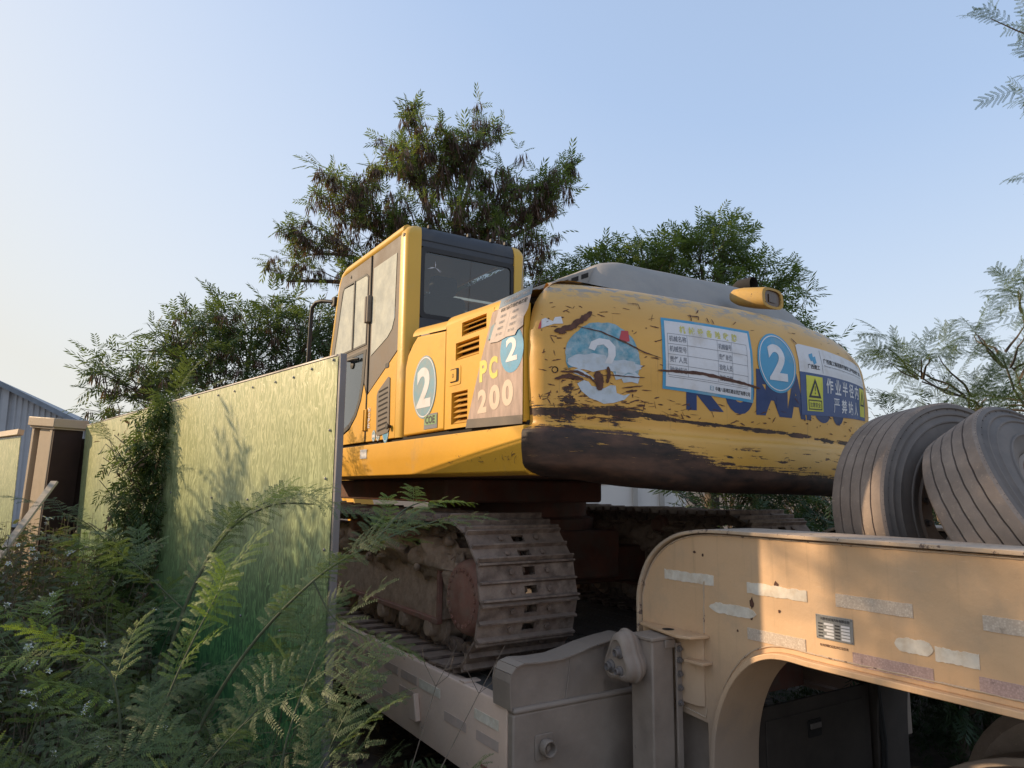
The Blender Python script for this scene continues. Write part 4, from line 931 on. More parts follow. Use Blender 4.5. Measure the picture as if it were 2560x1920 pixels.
p.build('peeling_notice', [worn('notice_paper', (.62, .52, .46), .8, var=.06, vs=20), worn('notice_header', (.17, .25, .34), .6), m_ink, m_gink], ex, 'curling paper notice with a grey blue heading')
p = Print(lambda u, v, off: (SX - .004 - off, -u, v)); p.poly([(-3.155, 2.515), (-3.10, 2.53), (-3.07, 2.60), (-3.12, 2.585)], 0); p.build('notice_scrap', [m_blueg], ex)
# ---------------- upper body, hood
g = G(); g.box(1.885, 4.55, 3.05, 6.2, 1.83, 2.66); g.build('house_body', m_void, ex)
g = G(); g.box(3.35, 4.56, 3.0, 6.3, 2.0, 2.78); g.box(2.82, 3.5, 4.3, 5.3, 2.6, 2.95); g.build('tank_cover', m_yel, ex, bevel=.05, seg=3)
hx = [2.18, 2.30, 2.42, 2.53, 2.62, 2.80, 3.12, 3.54, 3.80, 3.95, 4.12, 4.28, 4.42]; hz = [2.80, 2.90, 2.995, 3.045, 3.060, 3.062, 3.066, 3.076, 3.070, 3.045, 2.98, 2.86, 2.74]
def hoodf(a, b):
    x = 2.40 + a * 2.02; zt = float(np.interp(x, hx, hz)); y = 2.80 + b * 1.15
    e = min(smooth(-.02, .22, b), smooth(1, .80, b), smooth(-.03, .05, a)) ** .8
    return (x, y + .12 * (1 - smooth(2.3, 2.7, x)) * (1 - b), 2.735 + (zt - 2.735) * e + .006 * mnoise.noise(Vector((x * 3, y * 4, 0))))
g = G(); g.grid(hoodf, 60, 28); hd_ = g.build('engine_hood', m_hood, ex, smooth=70)
def sl(x): return 2.78 + (x - 1.98) * (3.015 - 2.78) / (2.50 - 1.98)
g = G(); g.prism([(1.98, 2.74), (1.98, 2.78), (2.50, 3.015), (2.50, 2.74)], 1, 3.06, 3.85); gr_ = g.build('hood_grille', m_hood, ex, bevel=.006)
for i in range(7):
    for j in range(4):
        x0 = 1.985 + i * .066; y0 = 3.09 + j * .17
        g = G(); g.add([(x0, y0, sl(x0) + .002), (x0 + .046, y0, sl(x0 + .046) + .002), (x0 + .046, y0 + .13, sl(x0 + .046) + .002), (x0, y0 + .13, sl(x0) + .002)], [(0, 1, 2, 3)]); g.build('grille_opening', m_void, gr_, smooth=0)
for i in range(6):
    x0 = 2.03 + i * .07; g = G(); g.add([(x0, 3.0585, sl(x0) - .045), (x0 + .05, 3.0585, sl(x0 + .05) - .045), (x0 + .05, 3.0585, sl(x0 + .05) - .018), (x0, 3.0585, sl(x0) - .018)], [(0, 1, 2, 3)]); g.build('grille_opening', m_void, gr_, smooth=0)
g = G(); g.box(1.93, 2.5, 2.98, 4.2, 2.70, 2.765); g.build('hood_lid', m_hood, ex, bevel=.01)
g = G(); g.tube([(3.74, 3.2, 2.95), (3.74, 3.15, 3.06), (3.74, 3.08, 3.10), (3.75, 2.98, 3.095)], [.045, .045, .047, .05], 16, cap=False); g.build('exhaust_pipe', m_void, ex)
g = G(); g.tube([(2.52, 3.9, 2.7), (2.53, 3.9, 3.15), (2.55, 3.9, 3.55)], [.004, .0025, .0012], 5); g.build('aerial', m_post, ex)
# ---------------- cab
cb = G()
CY0, CY1, CT = 4.262, 5.66, 3.54
# main shell as a ring of side polygons: left side panel (grey), yellow frame
side = [(4.262, 2.075), (4.262, 3.47)] + arc((4.33, 3.475), .065, 180, 90, 4) + [(5.56, 3.54)] + arc((5.56, 3.44), .10, 90, 10, 4) + [(5.80, 2.95), (5.90, 2.45), (5.90, 2.075)]
g = G(); g.box(1.90, 2.74, 4.32, 5.56, 3.47, 3.492); g.box(1.88, 2.74, 5.60, 5.66, 3.38, 3.46); cab = g.build('cab', m_cab, ex, smooth=30)
def resample(poly, c, n=64):
    out = []
    for i in range(n):
        an = 2 * PI * i / n; dx, dy = math.cos(an), math.sin(an); best = 0
        for k in range(len(poly)):
            x1, y1 = poly[k][0] - c[0], poly[k][1] - c[1]; x2, y2 = poly[(k + 1) % len(poly)][0] - c[0], poly[(k + 1) % len(poly)][1] - c[1]
            ex_, ey_ = x2 - x1, y2 - y1; den = dx * ey_ - dy * ex_
            if abs(den) < 1e-12: continue
            t = (x1 * ey_ - y1 * ex_) / den; u = (x1 * dy - y1 * dx) / den
            if t > 0 and -1e-9 <= u <= 1 + 1e-9: best = max(best, t)
        out.append((c[0] + dx * best, c[1] + dy * best))
    return out
def ringsheet(nm, outer, inner, m, x, th=.012):
    cx_ = sum(p_[0] for p_ in inner) / len(inner); cy_ = sum(p_[1] for p_ in inner) / len(inner); n = 72
    # exact corners matter: rays through every corner of both outlines
    angs = sorted({round(math.atan2(p_[1] - cy_, p_[0] - cx_), 5) for p_ in list(outer) + list(inner)} | {round(-PI + 2 * PI * i / n, 5) for i in range(n)})
    def cast(poly, an):
        dx, dy = math.cos(an), math.sin(an); best = 0
        for k in range(len(poly)):
            x1, y1 = poly[k][0] - cx_, poly[k][1] - cy_; x2, y2 = poly[(k + 1) % len(poly)][0] - cx_, poly[(k + 1) % len(poly)][1] - cy_
            ex_, ey_ = x2 - x1, y2 - y1; den = dx * ey_ - dy * ex_
            if abs(den) < 1e-12: continue
            t = (x1 * ey_ - y1 * ex_) / den; u = (x1 * dy - y1 * dx) / den
            if t > 0 and -1e-4 <= u <= 1 + 1e-4: best = max(best, t)
        return (cx_ + dx * best, cy_ + dy * best)
    O = [cast(outer, a_) for a_ in angs]; I = [cast(inner, a_) for a_ in angs]; n = len(angs); g = G()
    vs = [(x, *p_) for p_ in O] + [(x, *p_) for p_ in I] + [(x + th, *p_) for p_ in O] + [(x + th, *p_) for p_ in I]
    fs = []
    for i in range(n):
        j = (i + 1) % n; fs += [(i, j, n + j, n + i), (2 * n + i, 3 * n + i, 3 * n + j, 2 * n + j), (i, 2 * n + i, 2 * n + j, j), (n + i, n + j, 3 * n + j, 3 * n + i)]
    g.add(vs, fs); return cabpart(nm, g, m, smooth=0)
def cabpart(nm, gg, m, lab=None, **k):
    o = gg.build(nm, m, cab, **k)
    if lab: o['label'] = lab
    return o
# yellow corner pillar (rear left) with a large radius, from skirt to roof
pil = []
def pillar(x0, y0, sgn, z0, z1, name):
    r = .055
    pts = [(x0 + .105 * sgn, y0 - .002), (x0 + r * sgn, y0 - .002)] + [(x0 + sgn * (r - r * math.sin(math.radians(a))), y0 - .002 + r - r * math.cos(math.radians(a))) for a in (22, 45, 68)] + [(x0, y0 + r), (x0, y0 + .105), (x0 + .02 * sgn, y0 + .108), (x0 + .108 * sgn, y0 + .02)]
    g = G(); zs = [z0, z1 - .09, z1 - .05, z1 - .022, z1 - .006, z1]; ins = [0, 0, .008, .025, .05, .075]
    vs = []
    for z, s_ in zip(zs, ins):
        for (x, y) in pts: vs.append((x + s_ * sgn * (1 if abs(x - x0) < .06 else .3), y + s_ * (1 if abs(y - y0) < .06 else .3), z))
    n = len(pts); fs = [(i * n + j, i * n + (j + 1) % n, (i + 1) * n + (j + 1) % n, (i + 1) * n + j) for i in range(len(zs) - 1) for j in range(n)]
    fs += [tuple(range(n)), tuple((len(zs) - 1) * n + j for j in range(n))[::-1]]
    g.add(vs, fs); return cabpart(name, g, m_cab, smooth=50)
pillar(SX, 4.262, 1, 2.075, CT + .0, 'corner_pillar'); pillar(2.80, 4.262, -1, 2.075, CT - .0, 'corner_pillar')
# roof rail along the left side
g = G(); g.tube([(SX + .038, 4.34, 3.506), (SX + .036, 5.50, 3.508), (SX + .036, 5.58, 3.485), (SX + .036, 5.635, 3.43), (SX + .034, 5.70, 3.22), (SX + .034, 5.80, 2.86), (SX + .034, 5.89, 2.40), (SX + .034, 5.90, 2.09)], .036, 12); cabpart('side_rail', g, m_cab, smooth=60)
g = G(); g.tube([(2.765, 4.34, 3.506), (2.765, 5.50, 3.508), (2.765, 5.64, 3.43), (2.765, 5.80, 2.86), (2.765, 5.90, 2.09)], .036, 10); cabpart('side_rail', g, m_cab, smooth=60)
# roof
def rooff(a, b):
    x = 1.90 + a * .85; y = 4.30 + b * 1.28; e = min(smooth(0, .12, a), smooth(1, .88, a)) * min(smooth(0, .06, b), smooth(1, .9, b)); return (x, y, 3.495 + .055 * e ** .7)
g2 = G(); g2.grid(rooff, 30, 30); cabpart('roof', g2, m_dark, smooth=60)
# rear wall: dark roof band, pane, lower grey sheet
g = G(); g.prism([(4.270, 3.385), (4.268, 3.46), (4.276, 3.50), (4.295, 3.528), (4.34, 3.545), (4.40, 3.545), (4.40, 3.385)], 0, SX + .10, 2.70); cabpart('rear_roof_band', g, m_dark, smooth=60)
for x_ in (2.02, 2.33, 2.52, 2.64):
    g = G(); g.box(x_ - .012, x_ + .012, 4.285, 4.315, 3.527, 3.556); cabpart('roof_clip', g, m_black, bevel=.005)
for z_ in (3.43,):
    g = G(); g.box(SX + .105, 2.695, 4.2645, 4.269, z_ - .003, z_ + .002); cabpart('band_seam', g, m_black)
g = G(); o_ = rrect(SX + .107, 2.697, 2.885, 3.385, .03, 3); i_ = rrect(SX + .137, 2.670, 2.915, 3.352, .03, 3); n = len(o_)
g.add([(a, 4.266, b) for a, b in o_] + [(a, 4.266, b) for a, b in i_] + [(a, 4.285, b) for a, b in i_], [(i, (i + 1) % n, n + (i + 1) % n, n + i) for i in range(n)] + [(n + i, n + (i + 1) % n, 2 * n + (i + 1) % n, 2 * n + i) for i in range(n)]); cabpart('window_gasket', g, m_black, smooth=0)
g = G(); g.add([(a, 4.276, b) for a, b in i_], [tuple(range(n))]); cabpart('rear_window', g, m_grear, smooth=0)
p = Print(lambda a, b, off: (a, 4.275 - off * .5, b))
for i in range(9):
    an = rr.uniform(0, 2 * PI); L_ = rr.uniform(.025, .07); p.shape(*line_blob(rr, [(2.06, 3.25), (2.06 + L_ * math.cos(an), 3.25 + L_ * math.sin(an))], .0012, .4, 4))
p.g.build('star_crack', [m_white], cab, smooth=0)
g = G(); g.box(SX + .10, 2.70, 4.268, 4.29, 2.075, 2.885); cabpart('rear_lower_sheet', g, m_dark)
# left side: grey trim, glass, door
def sheet(nm, pts, m, x=SX, th=.012, lab=None, bevel=.003): g = G(); g.prism(pts, 0, x, x + th); return cabpart(nm, g, m, lab, bevel=bevel)
lowp = [(4.37, 2.075), (4.37, 2.655), (4.90, 2.415), (4.90, 2.075)]
sheet('lower_side_panel', lowp, m_yel, SX + .0, .02)
rq = [(4.41, 3.40), (4.41, 2.86), (4.43, 2.80), (4.50, 2.755), (4.62, 2.72), (4.88, 2.665), (4.88, 3.40), (4.86, 3.43), (4.45, 3.43)]
rin = [(4.43, 3.36), (4.44, 2.90), (4.48, 2.83), (4.56, 2.785), (4.86, 2.70), (4.86, 3.36)][::-1]
ringsheet('upper_side_trim', [(4.37, 2.672), (4.37, 3.470), (4.895, 3.470), (4.895, 2.430)], rin, m_trim, SX + .004)
g = G(); g.add([(SX + .0005, a, b) for a, b in rin], [tuple(range(6))]); cabpart('rear_side_window', g, m_gside, smooth=0)
g = G(); g.prism(rrect(4.50, 4.565, 2.565, 2.60, .012, 3), 0, SX - .004, SX + .004); hh = cabpart('side_light', g, m_black, bevel=.002)
# engine-air vent on the lower panel
vent = [(4.455, 2.135), (4.475, 2.115), (4.665, 2.10), (4.685, 2.12), (4.70, 2.39), (4.68, 2.42), (4.50, 2.50), (4.47, 2.49)]
g = G(); g.prism(vent, 0, SX - .006, SX + .002); vo = cabpart('air_vent', g, m_trim, bevel=.003)
g = G()
for i in range(9):
    z_ = 2.15 + i * .034; g.prism([(4.49, z_), (4.50, z_ + .010), (4.655, z_ - .006), (4.655, z_ - .018)], 0, SX - .0075, SX - .0055)
cabpart('vent_slots', g, m_void)
# door: frame, sliding panes, lower pane with curved corner, hinges
dxs = SX + .003
door_o = [(4.915, 2.075), (4.915, 3.470), (5.58, 3.470), (5.635, 3.40), (5.70, 3.14), (5.80, 2.80), (5.865, 2.45), (5.87, 2.075)]
wo_ = [(4.955, 2.80), (4.955, 3.30), (4.975, 3.345), (5.02, 3.365), (5.50, 3.38), (5.56, 3.34), (5.64, 3.05), (5.72, 2.80)]
win = [(4.975, 2.815), (4.975, 3.32), (5.02, 3.345), (5.50, 3.36), (5.54, 3.33), (5.62, 3.05), (5.70, 2.815)]
ringsheet('door_upper_frame', [(4.915, 2.785), (4.915, 3.470), (5.58, 3.470), (5.635, 3.40), (5.70, 3.14), (5.80, 2.785)], win, m_trim, dxs)
ringsheet('door_window_gasket', [(4.960, 2.80), (4.960, 3.33), (5.01, 3.36), (5.51, 3.375), (5.555, 3.34), (5.64, 3.05), (5.72, 2.80)], win, m_black, SX - .002, .005)
for a, b in ((4.975, 5.245), (5.265, 5.70)):
    q = [(a, 2.815), (a, 3.34), (min(b, 5.52), 3.355), (b if b < 5.3 else 5.61, 3.10 if b > 5.3 else 3.355), (b, 2.815)]
    g = G(); g.add([(SX + .001, y_, z_) for y_, z_ in q], [tuple(range(5))]); cabpart('door_window', g, m_gside, smooth=0)
g = G(); g.box(SX - .006, SX, 5.243, 5.267, 2.81, 3.36); cabpart('window_divider', g, m_black)
lw = [(4.955, 2.765), (5.73, 2.765), (5.79, 2.50), (5.80, 2.16), (5.60, 2.14), (5.42, 2.155), (5.25, 2.20), (5.12, 2.28), (5.03, 2.39), (4.98, 2.52)]
lw2 = [(5.01, 2.745), (5.70, 2.745), (5.76, 2.50), (5.77, 2.19), (5.60, 2.17), (5.43, 2.185), (5.27, 2.23), (5.15, 2.305), (5.07, 2.41), (5.03, 2.54)]
ringsheet('door_lower_frame', lw, [(4.955 + (a - 4.955) * .93 + .04, b) if False else (a, b) for a, b in [(5.01, 2.745), (5.70, 2.745), (5.76, 2.50), (5.77, 2.19), (5.60, 2.17), (5.43, 2.185), (5.27, 2.23), (5.15, 2.305), (5.07, 2.41), (5.03, 2.54)]], m_black, SX - .001, .008)
g = G(); g.box(dxs, dxs + .012, 4.915, 5.81, 2.762, 2.788); cabpart('door_mid_rail', g, m_trim)
g = G(); g.prism([(4.915, 2.42), (4.915, 2.762), (4.958, 2.762), (4.98, 2.52), (4.965, 2.50)], 0, dxs, dxs + .012); cabpart('door_stile', g, m_trim)
g = G(); g.add([(SX + .002, a, b) for a, b in lw2], [tuple(range(len(lw2)))]); cabpart('lower_door_window', g, m_grear, smooth=0)
sheet('door_lower_panel', [(4.915, 2.075), (4.915, 2.42), (4.965, 2.50), (5.01, 2.385), (5.10, 2.275), (5.24, 2.185), (5.42, 2.14), (5.60, 2.125), (5.80, 2.145), (5.87, 2.075)], m_yel, SX - .004, .006)
for y_ in (4.893, 4.935):
    g = G(); g.prism(rrect(y_ - .016, y_ + .016, 2.955, 3.16, .012, 3), 0, SX - .03, SX + .002); cabpart('upper_hinge', g, m_trim, bevel=.005)
for y_ in (4.885, 4.935):
    g = G(); g.box(SX - .016, SX, y_ - .014, y_ + .014, 2.155, 2.31); cabpart('lower_hinge', g, m_yel, bevel=.004)
g = G(); g.box(SX - .004, SX + .004, 4.896, 4.913, 2.08, 3.47); cabpart('door_gap', g, m_void)
g = G(); g.tube([(SX, 5.28, 2.725), (SX - .03, 5.26, 2.72), (SX - .035, 5.12, 2.712), (SX - .01, 5.08, 2.71)], .011, 8); g.lathe([(.035, 0), (.035, .006), (.02, .01), (.0005, .011)], (SX, 5.24, 2.69), (-1, 0, 0), 16); cabpart('door_handle', g, m_black)
g = G(); g.lathe([(.011, 0), (.011, .02), (.02, .022), (.02, .03), (.0005, .032)], (SX, 4.44, 2.155), (-1, 0, 0), 14); cabpart('knob', g, m_black)
g = G(); g.lathe([(.014, 0), (.014, .012), (.0005, .014)], (SX + .01, 4.318, 3.455), (-1, 0, 0), 12); cabpart('lug', g, m_black)
g = G(); g.lathe([(.014, 0), (.012, .006), (.0005, .008)], (SX + .004, 5.36, 3.42), (-1, 0, 0), 12); cabpart('lug', g, m_black)
for i, (y_, z_, a, b, mm) in enumerate(((4.52, 2.135, .055, .085, m_blue), (4.655, 2.09 + .02, .035, .04, m_blueg), (4.735, 2.09 + .02, .035, .04, m_blueg))):
    p = Print(lambda u, v, off: (SX - off, -u, v)); p.disc((-y_, z_), a, b, 0); p.ring((-y_, z_), a * .88, b * .88, .005, 1, .001); p.rect(-y_ - a * .7, -y_ + a * .7, z_ - .012, z_ + .008, 1, .001); p.g.build('round_sticker', [mm, m_white], cab, smooth=0)
p = Print(lambda u, v, off: (SX - off, -u, v))
for k_ in range(4): p.text('HOPE'[k_], -4.855, 2.285 - k_ * .038, -4.815, 2.318 - k_ * .038, 0, .02)
p.g.build('upright_sticker', [m_white], cab, smooth=0)
# grab rail by the front edge
g = G(); g.tube([(SX - .01, 5.75, 3.30), (SX - .07, 5.86, 3.325), (SX - .10, 5.94, 3.325), (SX - .115, 6.0, 3.29), (SX - .115, 6.02, 3.20), (SX - .115, 6.06, 2.5)], .017, 10); cabpart('grab_rail', g, m_black, smooth=60)
g = G(); g.prism(rrect(5.70, 5.78, 3.26, 3.34, .015, 3), 0, SX - .02, SX + .01); cabpart('rail_bracket', g, m_black, bevel=.004)
# inside
g = G(); g.box(2.15, 2.50, 4.62, 4.78, 2.65, 3.18); g.box(2.12, 2.53, 4.66, 5.15, 2.45, 2.66); g.box(2.22, 2.43, 4.62, 4.74, 3.18, 3.33); cabpart('seat', g, m_black, bevel=.04)
g = G(); g.box(SX + .03, 2.77, 4.28, 5.85, 2.076, 2.10); cabpart('cab_floor', g, m_void)
g = G(); q = [(2.775, 4.38), (2.775, 5.6)]; g.add([(2.785, 4.38, 2.9), (2.785, 5.66, 2.9), (2.785, 5.50, 3.44), (2.785, 4.38, 3.44)], [(0, 1, 2, 3)]); cabpart('right_window', g, m_grear, smooth=0)
g = G(); g.box(2.775, 2.79, 4.3, 5.85, 2.076, 2.9); cabpart('right_panel', g, m_dark)
g = G(); g.add([(1.88, 5.62, 3.42), (2.76, 5.62, 3.42), (2.76, 5.87, 2.35), (1.88, 5.87, 2.35)], [(0, 1, 2, 3)]); cabpart('windscreen', g, m_grear, smooth=0)
# remove the blank shell face: keep only the narrow frame
# ---------------- boom (low, mostly hidden behind the cab and hood)
g = G(); g.prism([(5.2, 2.05), (5.5, 2.55), (6.6, 3.05), (8.2, 3.0), (9.8, 2.2), (9.6, 2.0), (8.1, 2.6), (6.8, 2.6), (5.6, 1.95)], 0, 3.05, 3.45); g.build('boom', m_yel, ex, bevel=.02)
g = G(); g.prism([(9.4, 2.5), (9.9, 2.4), (8.6, 1.1), (8.3, 1.2)], 0, 3.12, 3.38); g.build('arm', m_yel, ex, bevel=.02)
# ---------------- underside
g = G(); g.box(1.95, 4.45, 2.95, 6.2, 1.815, 1.828); g.build('house_floor', m_under, ex)
g = G(); g.box(2.12, 3.43, 4.17, 6.35, 1.655, 1.812); g.build('swing_frame', m_under, ex, bevel=.02)
g = G(); g.lathe([(.72, 0), (.72, .10), (.66, .12), (.66, .26)], (3.2, 5.14, 1.42), (0, 0, 1), 48); g.build('swing_ring', m_under, ex)
g = G(); g.box(2.45, 3.75, 4.35, 5.95, 1.08, 1.44); g.box(2.2, 4.2, 4.5, 4.95, 1.02, 1.3); g.box(2.2, 4.2, 5.4, 5.85, 1.02, 1.3); g.build('carbody', m_under, ex, bevel=.02)
# ---------------- tracks
RP, PITCH, NS = .375, .0, 46
YR, YF, ZC = 3.11 + .42, 6.79, DZ + .42
per = 2 * (YF - YR) + 2 * PI * .395; PITCH = per / NS
def tpath(s):
    s %= per; L_ = YF - YR; q = PI * .395
    if s < L_: return (YF - s, ZC - RP, PI, 0)                       # bottom run towards the rear
    s -= L_
    if s < q: a = -PI / 2 - s / .395; return (YR + RP * math.cos(a), ZC + RP * math.sin(a), 0, a)
    s -= q
    if s < L_: 
        t = s / L_; sag = -.012 * math.sin(PI * t * 3) ** 2
        return (YR + s, ZC + RP + sag, 0, 1)
    s -= L_; a = PI / 2 - s / .395; return (YF + RP * math.cos(a), ZC + RP * math.sin(a), 0, a)
def shoe_mesh():
    g = G(); W = .60; h = PITCH / 2 + .006
    xs = [0, .228, .268, .345, .385, W]; ys_ = [-h, -h + .030, -h + .038, -h + .076, h - .078, h - .036, h - .028, h]
    def hole(i, j): return (i in (1, 3) and j == 6) or (i == 2 and j in (2, 4))
    for i in range(5):
        for j in range(7):
            if hole(i, j): continue
            g.add([(xs[i], ys_[j], 0), (xs[i + 1], ys_[j], 0), (xs[i + 1], ys_[j + 1], 0), (xs[i], ys_[j + 1], 0), (xs[i], ys_[j], .012), (xs[i + 1], ys_[j], .012), (xs[i + 1], ys_[j + 1], .012), (xs[i], ys_[j + 1], .012)],
                  [(0, 3, 2, 1), (4, 5, 6, 7), (0, 1, 5, 4), (1, 2, 6, 5), (2, 3, 7, 6), (3, 0, 4, 7)])
    for yy, hh in ((-h + .012, .030), (-.004, .024), (h - .016, .026)):
        g.prism([(yy - .010, .010), (yy - .0045, .012 + hh), (yy + .0045, .012 + hh), (yy + .011, .010)], 0, .004, W - .004)
    for x in (.195, .42):
        for y in (-.05, .045): g.lathe([(.016, .012), (.016, .024), (.010, .026), (.0005, .026)], (x, y, 0), (0, 0, 1), 6)
    return g.mesh('track_shoe', m_track, smooth=30)
shoe = shoe_mesh()
lk = G()
for x in (.205, .365):
    lk.prism([(-.10, -.02), (-.10, -.045), (-.06, -.075), (.06, -.075), (.10, -.05), (.10, -.02), (.05, -.004), (-.05, -.004)], 0, x, x + .03)
    lk.lathe([(.042, 0), (.042, .012), (.028, .016), (.024, .012), (.012, .014), (.0005, .014)], (x, .0, -.035), (-1, 0, 0), 14)
link = lk.mesh('chain_link', m_track)
def track(x0, nm_lab, base):
    t = bpy.data.objects.new('crawler_track', None); COL.objects.link(t); t.parent = ex; t['label'] = nm_lab; t.empty_display_size = .2
    for i in range(NS):
        y, z, k_, a = tpath((i + .30) * PITCH)
        if k_ == PI: nrm = (0, -1)
        elif a == 1: nrm = (0, 1)
        else: nrm = (math.cos(a), math.sin(a))
        ang = math.atan2(nrm[0], nrm[1])                              # rotate local +z onto the outward normal
        r_ = (-ang, 0, 0)
        j = random.uniform(-.015, .015) + (-.075 if k_ == PI else 0)
        put(shoe, 'track_shoe', t, (x0, y, z), XB, (r_[0] + j, 0, 0)); put(link, 'chain_link', t, (x0, y, z), XB, r_)
    # track frame with sloping mud-laden top
    return t
for x0, lab in ((1.80, 'near crawler track'), (4.0, 'far crawler track')):
    track(x0, lab, XB)
    fr = G(); s = 1
    fr.prism([(x0 + .15, .985), (x0 + .15, 1.275), (x0 + .24, 1.46), (x0 + .40, 1.46), (x0 + .46, 1.28), (x0 + .46, .985)], 1, 3.86, 6.55)
    if x0 > 3: fr.box(x0 + .22, x0 + .42, 3.95, 6.4, 1.44, 1.555)
    fo = fr.build('track_frame', m_mud, ex, bevel=.012)
    g = G(); g.box(x0 + .12, x0 + .16, 3.85, 6.5, .965, .995); g.box(x0 + .125, x0 + .155, 3.845, 3.87, .975, 1.30); g.build('frame_lip', m_rustpl, fo, bevel=.004)
    for i in range(8):
        y = 3.98 + i * .37; g = G()
        g.lathe([(.0005, 0), (.045, 0), (.052, .01), (.055, .05), (.085, .055), (.09, .08), (.10, .085), (.10, .11), (.08, .115), (.08, .22), (.10, .225), (.10, .26)], (x0 + .12, y, .93), (1, 0, 0), 20)
        g.box(x0 + .135, x0 + .19, y - .06, y + .06, .93, .99); g.build('bottom_roller', m_mud, fo, smooth=40)
    for y in (4.33, 5.28):
        g = G(); g.lathe([(.0005, 0), (.04, 0), (.05, .012), (.05, .05), (.075, .055), (.075, .09), (.055, .095), (.055, .26)], (x0 + .10, y, 1.475), (1, 0, 0), 20); g.build('carrier_roller', m_rustpl, fo, smooth=40)
    g = G(); c_ = (x0 + .36, YR, ZC)                                   # final drive case and sprocket
    g.lathe([(.0005, .26), (.165, .258), (.178, .252), (.192, .235), (.205, .20), (.21, .12), (.25, .10), (.25, .0)], (x0 + .36, YR - .01, ZC - .035), (-1, 0, 0), 40); fd = g.build('final_drive', m_rustpl, ex, smooth=40)
    for i in range(22):
        a = 2 * PI * i / 22; g = G()
        g.lathe([(.012, 0), (.012, .007), (.007, .009), (.0005, .007)], (x0 + .104, YR - .01 + .150 * math.cos(a), ZC - .035 + .150 * math.sin(a)), (-1, 0, 0), 8); g.build('cover_bolt', m_rustpl, fd)
    g = G(); tp = []
    for i in range(21 * 4):
        a = 2 * PI * i / 84; r_ = .335 if i % 4 in (0, 1) else .29; tp.append((YR + r_ * math.cos(a), ZC + r_ * math.sin(a)))
    g.prism(tp, 0, x0 + .27, x0 + .32); g.build('sprocket', m_track, fd, smooth=0)
    g = G(); g.lathe([(.0005, 0), (.10, 0), (.12, .02), (.26, .03), (.33, .03), (.33, .2), (.0005, .2)], (x0 + .2, YF, ZC), (1, 0, 0), 32); g.build('idler_wheel', m_track, ex)
    g = G()
    for i, (c_, r_) in enumerate((((x0 + .23, 4.0, 1.33), (.13, .30, .17)), ((x0 + .22, 4.62, 1.36), (.14, .38, .13)), ((x0 + .24, 5.4, 1.36), (.14, .45, .14)), ((x0 + .20, 3.72, 1.22), (.08, .10, .17)), ((x0 + .30, 4.35, 1.45), (.16, .5, .07)))):
        g.blob(c_, r_, i * 3.1 + x0, .45, 2.6, 16)
    for i in range(60): g.blob((x0 + random.uniform(.1, .35), random.uniform(3.7, 6.3), random.uniform(1.25, 1.45)), (random.uniform(.015, .04),) * 3, i, .5, 2, 4)
    g.build('mud_clods', m_mud, fo, smooth=80)['kind'] = 'stuff'
# ================================================================ printed hoarding beside the trailer
FP = Vector((-.868, 3.488, 0)); FD = Vector((-.66, .751, 0)).normalized(); FN = Vector((-FD.y, -FD.x * -1, 0)) if False else Vector((-.751, -.66, 0)).normalized()
def fpt(t, z, o=0.0): return FP + FD * t * .96 + FN * o + Vector((0, 0, z))
fe = thing('hoarding_fence', 'green grass-printed hoarding fence running away from the end post beside the trailer', 'fence', FP)
FZ = 2.403
seams = [.0, .50, 1.09, 1.73, 2.63, 3.53, 4.45, 5.36, 6.08]
for i in range(len(seams) - 1):
    a, b = seams[i] + .001, seams[i + 1] - .001; g = G(); uvs = []
    nu, nv = max(4, int((b - a) / .09)), 26
    for back in (0, 1):
        for k in range(nu + 1):
            for j in range(nv + 1):
                t = a + (b - a) * k / nu; z = .05 + (FZ - .055) * j / nv
                o = .003 * mnoise.noise(Vector((t * 1.7, z * 1.2, 0))) + .001 * mnoise.noise(Vector((t * 6, z * 5, 0))) - back * .003
                g.v.append(tuple(fpt(t, z, o))); uvs.append((t, z))
    off = (nu + 1) * (nv + 1)
    for k in range(nu):
        for j in range(nv):
            q = k * (nv + 1) + j; g.f.append((q, q + 1, q + nv + 2, q + nv + 1)); g.m.append(0); g.f.append((off + q, off + q + nv + 1, off + q + nv + 2, off + q + 1)); g.m.append(0)
    g.uv = uvs; g.build('panel', m_grass, fe, smooth=80)
sc_ = G(); sc_.lathe([(.008, 0), (.007, .003), (.0045, .005), (.0003, .006)], (0, 0, 0), (0, 0, 1), 8); sme = sc_.mesh('screw', m_post)
srot = FN.to_track_quat('Z', 'Y').to_euler()
for t in (.05, .27, .51, .79, 1.10, 1.41, 1.74, 2.18, 2.64, 3.1, 3.54, 4.46, 5.3):
    for z in (2.365, 1.78, 1.10):
        if z < 2 and t not in (.05, .51, 1.10, 1.74, 2.64, 3.54, 4.46): continue
        put(sme, 'screw', fe, fpt(t + random.uniform(-.03, .03), z + random.uniform(-.02, .02) - (.10 if z < 2 and t > .3 else 0) * 1, .004), FP, srot)
for z in (2.03, 1.45, .9): put(sme, 'screw', fe, fpt(.05, z, .004), FP, srot)
g = G(); g.box(-.022, .022, .018, .052, 0, FZ + .008)
for i, v in enumerate(g.v):
    x, y, z = v; g.v[i] = tuple(FP + FD * (x * 1.0 + .0) + FN * (-.055 + y) + Vector((0, 0, z)))
g.build('end_post', m_post, fe, bevel=.003)
g = G(); g.tube([fpt(.02, FZ + .004, -.005), fpt(6.08, FZ + .004, -.005)], .006, 4); g.build('top_rail', m_post, fe)
for z in (.3, 1.25, 2.30):
    g = G(); g.tube([fpt(.03, z, -.03), fpt(6.08, z, -.03)], .02, 4); g.build('back_rail', m_post, fe)
for t in (1.75, 3.55, 5.4):
    g = G(); g.tube([fpt(t, 0, -.06), fpt(t, 2.35, -.06)], .03, 4); g.build('back_post', m_post, fe)
